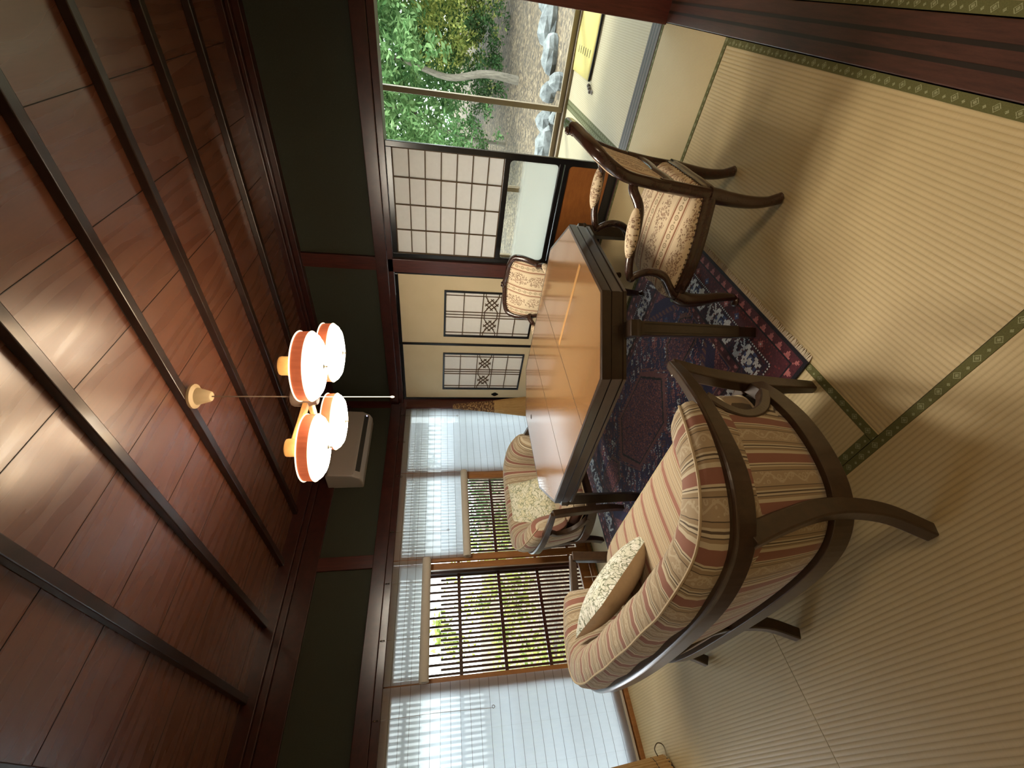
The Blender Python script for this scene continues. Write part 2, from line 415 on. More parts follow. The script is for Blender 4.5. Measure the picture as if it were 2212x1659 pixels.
def print_mat(name, bg, c1, c2, c3, sc):
    n = NT(name); u, v, uvv = n.uv()
    w = n.noise(uvv, sc*.55, 2, .5, 1); wv = n.n('ShaderNodeVectorMath', operation='ADD')
    s0 = n.n('ShaderNodeVectorMath', operation='SCALE'); n.put(s0.inputs[0], w); s0.inputs['Scale'].default_value = .13
    n.put(wv.inputs[0], uvv); n.put(wv.inputs[1], s0.outputs[0])
    d = n.vor(wv.outputs[0], sc, 'DISTANCE_TO_EDGE'); edge = n.math('LESS_THAN', d, n.math('MULTIPLY', n.noise(uvv, 40, 2), .11))
    d2 = n.vor(wv.outputs[0], sc*2.3, 'DISTANCE_TO_EDGE'); e2 = n.math('LESS_THAN', d2, .07)
    cell = n.vor(wv.outputs[0], sc, 'F1', 'Color'); sp = n.n('ShaderNodeSeparateColor'); n.put(sp.inputs[0], cell)
    c = n.mix(n.math('GREATER_THAN', sp.outputs[0], .62), bg, c2)
    c = n.mix(n.math('MULTIPLY', e2, .6), c, c3); c = n.mix(edge, c, c1)
    n.set(c, .85, .2); n.bump(n.noise(uvv, 700, 2), .12, .001); return n.m
M['pr1'] = print_mat('leaf_print_white', (.72,.70,.62), (.17,.18,.12), (.62,.61,.50), (.33,.34,.25), 30)
M['pr2'] = print_mat('leaf_print_cream', (.66,.63,.50), (.27,.28,.18), (.64,.59,.40), (.42,.43,.30), 27)

# lamp etc.
def emit(name, col, st):
    n = NT(name); e = n.n('ShaderNodeEmission'); e.inputs[0].default_value = C4(col); e.inputs[1].default_value = st
    n.t.links.new(e.outputs[0], n.out.inputs[0]); return n.m
M['bowl'] = emit('lit_glass_bowl', (1.0,.90,.73), 37.0)
M['rim'] = emit('lit_lamp_rim', (1.0,.80,.50), 1.8); M['refl'] = emit('lamp_upward_glow', (1.0,.72,.42), 9.0)
def bandmat():
    n = NT('lamp_veneer_band'); o = n.obj(); f = n.noise(n.scale(o, (30,30,3)), 2, 3)
    c = n.mix(f, (.46,.085,.03), (.68,.17,.065)); n.set(c, .45, .4, emit=c, estr=.55); return n.m
M['band'] = bandmat()
M['arm'] = wood('blond_lamp_wood', (.50,.30,.11), (.68,.44,.19), .4, (5,5,5))
M['hub'] = plain('brown_grey_hub', (.16,.12,.10), .5); M['can'] = plain('beige_canopy', (.42,.33,.20), .5)
M['ac'] = plain('white_plastic', (.40,.365,.335), .45, .4); M['acd'] = plain('dark_vent', (.02,.018,.016), .5)
M['led'] = emit('pale_indicator', (.7,.7,1), 2.0)
M['straw'] = wood('golden_straw', (.26,.13,.035), (.50,.31,.11), .65, (40,40,1.5), grain=1.5, bump=.5)
def weave():
    n = NT('woven_straw_grip'); u, v, uvv = n.uv(); d = n.vor(n.scale(uvv, (70, 45, 1)), 1.0)
    n.set(n.ramp(d, [(.15, (.42,.25,.10)), (.6, (.09,.04,.015))]), .7, .3); n.bump(d, .8, .004); return n.m
M['weave'] = weave()
M['yel'] = plain('yellow_weave', (.62,.50,.17), .85, .2, 0, .12, 90); M['dcord'] = plain('dark_cord', (.012,.012,.014), .8)

# garden
def leafm(name, c0, c1):
    n = NT(name); t = n.t; oi = n.n('ShaderNodeNewGeometry')
    c = n.mix(oi.outputs['Random Per Island'], c0, c1)
    df = n.n('ShaderNodeBsdfDiffuse'); n.put(df.inputs[0], c); tl = n.n('ShaderNodeBsdfTranslucent'); n.put(tl.inputs[0], c)
    mx = n.n('ShaderNodeMixShader'); mx.inputs[0].default_value = .4
    t.links.new(df.outputs[0], mx.inputs[1]); t.links.new(tl.outputs[0], mx.inputs[2]); t.links.new(mx.outputs[0], n.out.inputs[0]); return n.m
M['lfA'] = leafm('bright_leaf', (.085,.18,.06), (.28,.42,.18)); M['lfB'] = leafm('mid_leaf', (.05,.115,.042), (.14,.25,.09))
M['lfC'] = leafm('yellow_leaf', (.15,.21,.05), (.50,.50,.15)); M['lfD'] = leafm('dark_leaf', (.028,.06,.024), (.075,.14,.05))
M['bark'] = wood('bark', (.05,.042,.03), (.20,.17,.125), .9, (6,6,1), bump=.6)
def rockm():
    n = NT('grey_stone'); f = n.noise(n.obj(), 6, 6, .65); n.set(n.ramp(f, [(.3,(.05,.055,.052)), (.7,(.21,.22,.21))]), .85); n.bump(f, .6, .03); return n.m
M['rock'] = rockm()
def litter():
    n = NT('leaf_litter_ground'); o = n.obj(); c = n.vor(n.scale(o, (1,1,.3)), 22, 'F1', 'Color'); sp = n.n('ShaderNodeSeparateColor'); n.put(sp.inputs[0], c)
    cc = n.ramp(sp.outputs[0], [(0,(.040,.024,.012)), (.45,(.115,.076,.038)), (.75,(.20,.14,.07)), (1,(.33,.24,.14))])
    n.set(n.mix(n.noise(o, 1.2, 3), cc, (.05,.04,.026)), .9); n.bump(n.vor(o, 22), .5, .03); return n.m
M['litter'] = litter()
M['rugcol'] = None

# ------------------------------------------------------------------ setting: floor and mats
struct(MB().box(-.25, 6.2, -4.3, 2.25, -.16, -.056).build('floor', M['lac']))

def mat(x0, x1, y0, y1, along, label, edges, bw=.032, tm=None):
    """one rush mat with two cloth borders; edges: which long sides carry a border"""
    t = thing('tatami_mat', label, 'mat', ((x0+x1)/2, (y0+y1)/2, 0), (0,0,0), 'tatami mats covering the floors')
    cx, cy = (x0+x1)/2, (y0+y1)/2; g = .0012
    m = tm or (M['tatx'] if along == 'x' else M['taty'])
    MB().box(x0-cx+g, x1-cx-g, y0-cy+g, y1-cy-g, -.055, 0).build('rush_cover', m, t)
    for e in edges:
        b = MB(); z = .0018
        if e == 'S': X0, X1, Y0, Y1 = x0, x1, y0, y0+bw
        elif e == 'N': X0, X1, Y0, Y1 = x0, x1, y1-bw, y1
        elif e == 'W': X0, X1, Y0, Y1 = x0, x0+bw, y0, y1
        else: X0, X1, Y0, Y1 = x1-bw, x1, y0, y1
        X0 += g-cx; X1 -= g+cx; Y0 += g-cy; Y1 -= g+cy
        P = [(X0,Y0,z),(X1,Y0,z),(X1,Y1,z),(X0,Y1,z)]
        L = (X1-X0) if e in 'SN' else (Y1-Y0); k = .032/bw
        uv = [(0,0),(L,0),(L,.032),(0,.032)] if e in 'SN' else [(0,0),(0,.032),(L,.032),(L,0)]
        b.quad(*P, uv=uv)
        b.box(X0, X1, Y0, Y1, -.02, z-.0003)
        b.build('cloth_border', M['heri'], t)
mat(1.79, 3.57, -.88, -.004, 'x', 'pale tatami mat running along the threshold below the open sliding doors', 'SN')
mat(0.0, 1.79, -.88, -.004, 'x', 'tatami mat in front of the two yellow sliding doors', 'SN')
mat(2.70, 3.57, -2.705, -.88, 'y', 'lamplit tatami mat under the floral armchair, beside the dark red threshold', 'EW')
mat(0.0, .885, -2.705, -.88, 'y', 'tatami mat beside the window under the far striped armchair', 'EW')
mat(.885, 2.70, -1.79, -.88, 'x', 'tatami mat under the far half of the dark rug', 'SN')
mat(.885, 2.70, -2.705, -1.79, 'x', 'tatami mat under the seat of the striped sofa', 'SN')
mat(1.80, 3.57, -3.60, -2.705, 'x', 'nearest tatami mat with a long green patterned border, behind the sofa on the right', 'NS')
mat(0.0, 1.80, -3.60, -2.705, 'x', 'tatami mat behind the sofa reaching to the left paper blind', 'NS')
mat(3.722, 4.60, -3.2, -.95, 'y', 'tatami mat in the next room just past the dark red threshold', 'WE')
mat(3.722, 5.5, -.95, -.06, 'x', 'tatami mat in the next room beyond the corner post', 'S')
for k, (a, b, l) in enumerate(((2.74, 3.64, 'tatami mat in the sunroom under the yellow runner'), (1.84, 2.74, 'tatami mat in the sunroom partly hidden by the shoji door'), (.94, 1.84, 'tatami mat in the sunroom behind the shoji door'), (3.64, 4.5, 'tatami mat in the sunroom behind the corner post'))):
    mat(a, b, .172, 2.03, 'y', l, 'EW', .046, M['tate'])
mat(0.02, .94, .172, 2.03, 'y', 'tatami mat in the sunroom behind the yellow sliding doors', 'EW', .046, M['tate'])

# thresholds
def sill(name, x0, x1, y0, y1, z, axis, grooves, m):
    b = MB(); b.box(x0, x1, y0, y1, -.055, z)
    o = struct(b.build(name, m, None, .003))
    g = MB()
    for q in grooves:
        if axis == 'x': g.box(x0, x1, q-.006, q+.006, z-.004, z+.0008)
        else: g.box(q-.006, q+.006, y0, y1, z-.004, z+.0008)
    g.build('groove', M['groove'], o)
    return o
sill('trim_1', 0, 3.57, -.002, .168, .004, 'x', (.045, .095, .14), M['lach'])
sill('trim_2', 3.572, 3.72, -4.2, -.055, .004, 'y', (3.622, 3.668), M['lach'])
sill('trim_3', -.085, -.002, -4.2, -.08, .03, 'y', (), M['orange'])
sill('trim_4', .02, 4.5, 2.03, 2.2, .03, 'x', (2.09, 2.14), M['alu'])

# ------------------------------------------------------------------ right wall
CZ = 2.63
struct(MB().box(-.1, 3.7, .02, .10, 1.90, 2.56).build('wall_right', M['plaster']))
struct(MB().box(-.02, 3.56, -.030, .05, 1.842, 1.937).build('trim_5', M['lac'], None, .004))
struct(MB().box(0, 3.56, -.012, .150, 1.793, 1.840).build('trim_6', M['lac'], None, .003))
b = MB(); b.box(0, 3.6, -.045, .06, 2.532, 2.575); b.box(0, 3.6, -.075, .06, 2.575, 2.60); b.box(0, 3.6, -.10, .06, 2.60, 2.66)
struct(b.build('trim_7', M['lac'], None, .004))
struct(MB().box(1.682, 1.806, -.012, .112, 0, 1.838).build('trim_8', M['lacv'], None, .004))
struct(MB().box(1.684, 1.810, -.004, .10, 1.93, 2.54).build('trim_9', M['lacv'], None, .004))
struct(MB().box(-.12, 0.0, -.074, .10, 0, 2.56).build('trim_10', M['lacv'], None, .004))
struct(MB().box(3.560, 3.692, -.06, .075, 0, 2.60).build('trim_11', M['lacv'], None, .004))
# the opening to the next room (right of the camera): lintel and wall above it
struct(MB().box(3.572, 3.72, -4.2, -.06, 1.793, 1.94).build('trim_12', M['lac'], None, .004))
struct(MB().box(3.60, 3.69, -4.2, -.06, 1.94, 2.62).build('wall_opening', M['plaster']))
# left wall
struct(MB().box(-.06, -.012, -4.2, -.07, 1.88, 2.64).build('wall_left', M['plaster']))
struct(MB().box(-.05, .028, -4.2, -.05, 1.815, 1.922).build('trim_13', M['lac'], None, .004))
struct(MB().box(-.12, .0, -4.2, -.07, 1.76, 1.815).build('trim_14', M['lac'], None, .003))
b = MB(); b.box(-.05, .004, -4.2, -.05, 2.358, 2.50); b.box(-.05, .03, -4.2, -.05, 2.50, 2.548); b.box(-.05, .055, -4.2, -.05, 2.548, 2.66)
struct(b.build('trim_15', M['lac'], None, .004))
for i, y in enumerate((-1.83, -3.64)):
    struct(MB().box(-.05, .006, y-.056, y+.056, 1.915, 2.362).build('trim_%d' % (16+i), M['lacv'], None, .004))
# rear wall of the room, walls of the next room (never seen, they close the space)
struct(MB().box(-.3, 6.2, -4.30, -4.2, -.05, 2.7).build('wall_back', M['fusuma']))
struct(MB().box(6.1, 6.2, -4.3, .1, -.05, 2.7).build('wall_far_right', M['fusuma']))
struct(MB().box(3.69, 6.2, .0, .09, -.05, 2.7).build('wall_next_room', M['fusuma']))
struct(MB().box(4.5, 4.6, .09, 2.25, -.05, 2.7).build('wall_sunroom_right', M['plaster']))
struct(MB().box(-.12, -.02, .1, 2.25, -.05, 2.7).build('wall_sunroom_left', M['plaster']))
struct(MB().box(-.1, 4.6, 2.06, 2.2, 2.06, 2.75).build('wall_sunroom', M['plaster']))
# ceiling
ce = struct(MB().box(-.2, 6.2, -4.3, 2.25, 2.642, 2.70).build('ceiling', M['ceil']))
for k in range(9):
    y = -.478-k*.4475
    bb = MB(); bb.box(.05, 3.6, y-.022, y+.022, 2.605, 2.643)
    bb.build('batten', M['lacd'], ce, .004)
sm = MB()
for bay in range(9):
    y0 = -.03-bay*.4475; off = .0
    for q in range(10):
        x = .19+off+q*.372
        if x < 3.6: sm.box(x-.0012, x+.0012, y0-.42, y0, 2.6405, 2.6425)
sm.build('board_joint', M['groove'], ce)

# ------------------------------------------------------------------ sliding doors
def rr_panel(b, x0, x1, z0, z1, y0, y1, r):
    """plate with rounded corners in the XZ plane"""
    pts = [((x0+x1)/2+a, (z0+z1)/2+c) for a, c in rrect(x1-x0, z1-z0, r, 4)]
    b.loft([[(x, y1, z) for x, z in pts], [(x, y0, z) for x, z in pts]], True, True, True)

def fusuma(num, x0, x1, yo, ins, handle_x):
    cx = (x0+x1)/2
    d = MB(); fw = .029; z1 = 1.792
    d.box(x0-cx, x0-cx+fw, -.012, .012, .006, z1); d.box(x1-cx-fw, x1-cx, -.012, .012, .006, z1)
    d.box(x0-cx+fw, x1-cx-fw, -.012, .012, z1-.03, z1); d.box(x0-cx+fw, x1-cx-fw, -.012, .012, .006, .036)
    o = struct(d.build('door_%d' % num, M['black'], None, .003, (cx, yo, 0)))
    i0, i1, iz0, iz1 = ins[0]-cx, ins[1]-cx, ins[2], ins[3]
    p = MB()
    p.box(x0-cx+fw, i0, -.004, .008, .036, z1-.03); p.box(i1, x1-cx-fw, -.004, .008, .036, z1-.03)
    p.box(i0, i1, -.004, .008, iz1, z1-.03); p.box(i0, i1, -.004, .008, .036, iz0)
    p.build('panel', M['fusuma'], o)
    f = MB(); w = .018
    f.box(i0-.004, i0+w, -.012, .010, iz0, iz1); f.box(i1-w, i1+.004, -.012, .010, iz0, iz1)
    f.box(i0+w, i1-w, -.012, .010, iz1-w, iz1); f.box(i0+w, i1-w, -.012, .010, iz0, iz0+w)
    f.build('inset_frame', M['black'], o, .002)
    MB().box(i0+.01, i1-.01, .002, .005, iz0+.01, iz1-.01).build('paper', M['paper2'], o)
    k = MB(); kw = .0032
    X0, X1, Z0, Z1 = i0+w, i1-w, iz0+w, iz1-w; W = X1-X0; Hh = Z1-Z0
    def vb(x, za=Z0, zb=Z1): k.box(x-kw, x+kw, -.006, .002, za, zb)
    def hb(z, xa=X0, xb=X1): k.box(xa, xb, -.007, .002, z-kw, z+kw)
    def seg(xa, za, xb, zb):
        L = hypot(xb-xa, zb-za); a = atan2(zb-za, xb-xa)
        k.box(0, L, -.008, .002, -kw, kw, Matrix.Translation((xa, 0, za)) @ Matrix.Rotation(-a, 4, 'Y'))
    m = (X0+X1)/2; g = W*.065
    for x in (X0+g, m-g, m, m+g, X1-g): vb(x)
    for fr in (.20, .415, .62, .81): hb(Z1-Hh*fr)
    zc = Z1-Hh*.5175; hh = Hh*.075
    for sx in (-1, 1):
        ccx = m+sx*(W/4); q = W*.115
        # octagonal loops beside the middle and side bars, and crossed diagonals between
        for sg in (-1, 1):
            xa = m+sx*0; 
            seg(m, zc+sg*hh, m+sx*g*1.25, zc+sg*hh); seg(m+sx*g*1.25, zc+sg*hh, ccx-sx*q*.55, zc+sg*hh*.45)
            e = X0 if sx < 0 else X1
            seg(e, zc+sg*hh, e-sx*g*1.1, zc+sg*hh); seg(e-sx*g*1.1, zc+sg*hh, ccx+sx*q*.55, zc+sg*hh*.45)
        r2 = 1/sqrt(2)
        for off, hl in ((-.036,.054), (0,.066), (.036,.054)):
            for dd in (1, -1):
                qx, qz = ccx-r2*off*dd, zc+r2*off
                seg(qx-r2*hl*1.0, qz-r2*hl*dd, qx+r2*hl, qz+r2*hl*dd)
    k.build('lattice', M['kumiko'], o)
    if handle_x is not None:
        h = MB(); pts = [(handle_x-cx+.028*cos(t*pi/8)*(.72+.28*abs(cos(t*pi/4))), .735+.042*sin(t*pi/8)*(.8+.2*abs(cos(t*pi/4)))) for t in range(16)]
        h.loft([[(x, -.004, z) for x, z in pts], [(x, -.010, z) for x, z in pts]], True, True, True)
        h.build('handle', M['black'], o)
fusuma(1, .845, 1.680, .030, (.965, 1.500, .466, 1.352), None)
fusuma(2, .0, .885, .066, (.169, .712, .466, 1.352), .085)

def shoji(num, x0, x1, yo):
    cx = (x0+x1)/2; a, b2 = x0-cx, x1-cx
    f = MB(); fw = .040
    f.box(a, a+fw, -.015, .015, .006, 1.792); f.box(b2-fw, b2, -.015, .015, .006, 1.792)
    for z0, z1 in ((1.75, 1.792), (.876, .918), (.452, .490), (.412, .448), (.006, .075)): f.box(a+fw, b2-fw, -.015, .015, z0, z1)
    o = struct(f.build('door_%d' % num, M['black'], None, .003, (cx, yo, 0)))
    # dark corner fillets round the glass and the lower panel
    for nm, z0, z1 in (('glass_surround', .484, .882), ('panel_surround', .07, .416)):
        s = MB(); pts = rrect(b2-a-2*fw-.016, z1-z0-.016, .03, 4); zc = (z0+z1)/2
        ou = [(max(min(x*1.3, (b2-a)/2-fw+.004), -(b2-a)/2+fw-.004), max(min(z*1.6, (z1-z0)/2), -(z1-z0)/2)) for x, z in pts]
        n = len(pts); r1 = [(x, -.011, zc+z) for x, z in ou]; r2 = [(x, -.011, zc+z) for x, z in pts]
        s.loft([r1, r2, [(x, .011, zc+z) for x, z in pts]], True)
        s.build(nm, M['black'], o)
    MB().box(a+fw, b2-fw, .002, .004, .918, 1.75).build('paper', M['paper'], o)
    k = MB(); k.box(a+fw, a+fw+.006, -.012, .001, .918, 1.75); k.box(b2-fw-.006, b2-fw, -.012, .001, .918, 1.75)
    k.box(a+fw, b2-fw, -.012, .001, .918, .924); k.box(a+fw, b2-fw, -.012, .001, 1.744, 1.75)
    for q in range(1, 4):
        x = lerp(a+fw, b2-fw, q/4); k.box(x-.004, x+.004, -.010, .001, .918, 1.75)
    for q in range(1, 7):
        z = lerp(.918, 1.75, q/7); k.box(a+fw, b2-fw, -.009, .001, z-.004, z+.004)
    k.build('lattice', M['kumiko'], o)
    MB().box(a+fw, b2-fw, -.002, .002, .486, .88).build('glass', M['frost'], o)
    MB().box(a+fw, b2-fw, -.002, .004, .07, .416).build('lower_panel', M['koshi'], o)
shoji(3, 1.812, 2.712, .030)

# ------------------------------------------------------------------ sunroom window
def sash(num, x0, x1, y):
    b = MB(); w = .052
    b.box(x0, x0+w, y-.018, y+.018, .03, 2.06); b.box(x1-w, x1, y-.018, y+.018, .03, 2.06)
    b.box(x0+w, x1-w, y-.018, y+.018, .03, .085); b.box(x0+w, x1-w, y-.018, y+.018, 2.02, 2.06)
    o = struct(b.build('window_%d' % num, M['alu'], None, .003))
    MB().box(x0+w, x1-w, y-.003, y+.003, .085, 2.02).build('glass', M['glass'], o)
sash(1, 2.635, 3.58, 2.095); sash(2, 1.72, 2.685, 2.14); sash(3, 3.52, 4.48, 2.14); sash(4, .80, 1.77, 2.095); sash(5, .0, .84, 2.14)

# ------------------------------------------------------------------ left windows, lattice, blinds
def wwin(num, y0, y1, x):
    b = MB(); w = .055
    b.box(x-.017, x+.017, y0, y0+w, .03, 1.77); b.box(x-.017, x+.017, y1-w, y1, .03, 1.77)
    b.box(x-.017, x+.017, y0+w, y1-w, .03, .125); b.box(x-.017, x+.017, y0+w, y1-w, 1.70, 1.77)
    o = struct(b.build('window_%d' % num, M['orange'], None, .003))
    MB().box(x-.003, x+.003, y0+w, y1-w, .125, 1.70).build('glass', M['glass'], o)
Y = [-.07, -.957, -1.845, -2.735, -3.62]
for k in range(4): wwin(6+k, Y[k+1]-.0, Y[k]-.0, -.062 if k % 2 else -.10)
# outside lattice of thin upright slats, one panel per window pair
for k, (ya, yb) in enumerate(((-1.775, -.06), (-3.62, -1.866))):
    b = MB(); n = int((yb-ya)/.034)
    for q in range(n+1):
        y = ya+.01+q*.034; top = 1.86 if q % 2 else 1.36
        b.box(-.312, -.298, y-.0088, y+.0088, .05, top)
        if q % 2 == 0: b.box(-.312, -.298, y-.0085, y+.0085, 1.50, 1.86)
    o = b.build('slat_lattice', M['lacv'])
    tag(o, ('brown slat lattice outside the window behind the far armchair', 'brown slat lattice outside the window behind the sofa')[k], 'lattice', 'slat lattices outside the left windows')
    r = MB()
    for z in (.14, .475, .84, 1.20, 1.62): r.box(-.298, -.282, ya, yb, z-.014, z+.014)
    r.build('rail', M['lacv'], o)
struct(MB().box(-.34, -.26, -1.866, -1.775, -.4, 1.95).build('trim_18', M['lacv'], None, .004))
struct(MB().box(-.9, -.10, -4.2, .3, 1.86, 1.95).build('trim_19', M['lac']))

def paper_blind(label, y0, y1, zb, roll=None, cords=(), x=-.022):
    yc = (y0+y1)/2
    t = thing('paper_blind', label, 'blind', (x, yc, 1.81), (0,0,0), 'paper blinds on the left windows')
    b = MB(); n = 24; nz = 12; b.smooth = True; h = 1.81-zb
    rows = []
    for i in range(nz+1):
        z = -h*i/nz
        rows.append([(.004*sin(3.1*k/n*pi+yc)*(i/nz)+.0025*sin(i*1.9+k*.5), lerp(y0, y1, k/n)-yc, z) for k in range(n+1)])
    b.loft(rows, False, us=None, vs=None)
    # uv: u along y, v along z
    b.uv = []
    for f in b.f: b.uv.append([(b.v[i][1]+5, b.v[i][2]+3.0) for i in f])
    b.build('sheet', M['blind'], t)
    MB().box(-.006, .008, y0-yc, y1-yc, -.026, 0).build('top_strip', M['roll'], t)
    if roll:
        r = MB(); r.tube([(.012, y0-yc-.004, -h), (.012, y1-yc+.004, -h)], roll, 16); r.build('roll', M['roll'], t)
        r = MB()
        for yy in (y0-yc-.0045, y1-yc+.0045):
            r = MB(); r.tube([(.012, yy-.001, -h), (.012, yy+.001, -h)], roll*.45, 10); r.build('roll_end', M['alu'], t)
    else:
        MB().box(-.006, .008, y0-yc, y1-yc, -h-.004, -h+.012).build('bottom_strip', M['roll'], t)
    for cy, L in cords:
        c = MB(); c.tube(bz([(.016, cy-yc, -.02), (.015, cy-yc+.004, -L*.5), (.02, cy-yc-.006, -L)], 5), .0016, 5); c.build('pull_cord', M['cord'], t)
        hk = MB(); hk.tube([(.02, cy-yc, -.004), (.036, cy-yc, -.012), (.034, cy-yc, -.034), (.02, cy-yc, -.03)], .004, 6); hk.build('hook', M['brass'], t)
        rg = MB(); rg.tube([(.018+.0*k, cy-yc+.009*cos(k*pi/5), -L-.01+.009*sin(k*pi/5)) for k in range(10)], .0018, 5, (1,0,0), True); rg.build('pull_ring', M['brass'], t)
    return t
paper_blind('full-length white paper blind in the far corner behind the straw broom', -.948, -.078, .03, None, ((-.20, .62), (-.57, .05)))
paper_blind('white paper blind rolled up halfway behind the far striped armchair', -1.826, -.953, 1.135, .034, ((-1.0, .05), (-1.58, .5)))
paper_blind('shortest paper blind, rolled up highest, above the sofa window', -2.712, -1.832, 1.482, .036, ((-2.02, .30), (-2.43, .28)))
paper_blind('nearest full-length white paper blind reaching the floor at the left edge', -3.62, -2.722, .045, None, ((-2.90, .80), ))

# ------------------------------------------------------------------ air conditioner
t = thing('air_conditioner', 'white air conditioner on the dark wall above the window', 'air conditioner', (-.012, -.705, 2.09))
b = MB(); b.smooth = False
pf = [(0,.0),(.10,.0),(.155,.022),(.185,.07),(.20,.085),(.215,.30),(.19,.325),(0,.325)]
b.loft([[(x, -.40, z) for x, z in pf], [(x, .40, z) for x, z in pf]], True, True, True)
b.build('body', M['ac'], t, .012)
MB().box(.0, .004, -.33, .36, -.022, .022, Matrix.Translation((.172, 0, .050)) @ Matrix.Rotation(radians(32), 4, 'Y')).build('air_outlet', M['acd'], t)
MB().box(.0, .007, -.37, .37, -.003, .003, Matrix.Translation((.196, 0, .082)) @ Matrix.Rotation(radians(10), 4, 'Y')).build('front_panel_lip', M['ac'], t)
MB().box(.0, .007, .35, .365, -.004, .004, Matrix.Translation((.172, 0, .05)) @ Matrix.Rotation(radians(32), 4, 'Y')).build('indicator_light', M['led'], t)

# ------------------------------------------------------------------ lamp
LX, LY = 1.945, -1.785
t = thing('pendant_lamp', 'lit four-shade pendant lamp with orange wood bands hanging from the ceiling', 'lamp', (LX, LY, 2.605))
b = MB(); b.smooth = True
b.lathe([(.062,.0),(.062,-.012),(.055,-.018),(.044,-.022),(.026,-.082),(.022,-.086)], (0,0,0), 28); b.build('canopy', M['can'], t)
MB().tube([(0,0,-.085), (0,0,-.455)], .0035, 8, (1,0,0)).build('cable', M['hub'], t)
b = MB(); b.smooth = True
b.lathe([(.018,-.455),(.045,-.462),(.052,-.475),(.052,-.545),(.045,-.56),(.04,-.585),(.02,-.59)], (0,0,0), 24); b.build('hub', M['hub'], t)
b = MB(); b.tube([(0,0,-.585), (0.002,0,-.953)], .0022, 6, (1,0,0)); b.ell((0.002,0,-.962), (.006,.006,.012), 8, 6); b.build('pull_cord', M['rim'], t)
for k in range(4):
    a = radians(-14+90*k); R0 = .285; px, py = R0*cos(a), R0*sin(a)
    am = MB(); d = V((cos(a), sin(a), 0))
    path = bz([d*.04+V((0,0,-.535)), d*.14+V((0,0,-.527)), d*.24+V((0,0,-.517)), d*.29+V((0,0,-.515))], 4)
    am.sweep(path, rrect(.042, .026, .006)); 
    ao = am.build('arm', M['arm'], t)
    so = MB(); so.smooth = True; so.lathe([(.0,0),(.042,0),(.044,-.006),(.044,-.09),(.03,-.098)], (px, py, -.486), 24); so.build('socket_cap', M['arm'], t)
    # shade: veneer band with pale rims, glowing stepped bowl below, added disc above glows onto the ceiling
    z0 = -.575
    sb = MB(); sb.smooth = True; sb.lathe([(.161,0),(.163,-.051)], (px, py, z0), 48, False); s_o = sb.build('shade_band', M['band'], t)
    rb = MB()
    for zz in (0, -.052): rb.tube([(px+.163*cos(q*pi/24), py+.163*sin(q*pi/24), z0+zz) for q in range(48)], .0032, 6, (0,0,1), True)
    rb.build('shade_rim', M['rim'], s_o)
    bb = MB(); bb.smooth = True
    bb.lathe([(.158,-.053),(.156,-.063),(.149,-.072),(.142,-.074),(.131,-.084),(.121,-.086),(.095,-.093),(.048,-.097),(.002,-.098)], (px, py, z0), 40, True); bb.build('glass_bowl', M['bowl'], t)
    kb = MB(); kb.smooth = True; kb.lathe([(.012,0),(.012,-.004),(.004,-.006),(.004,-.018),(.001,-.022)], (px, py, z0-.097), 12); kb.build('finial', M['brass'], t)
    tb = MB(); tb.lathe([(.157,-.004),(.06,-.012)], (px, py, z0), 32, False); tb.build('uplight_disc', M['refl'], t)

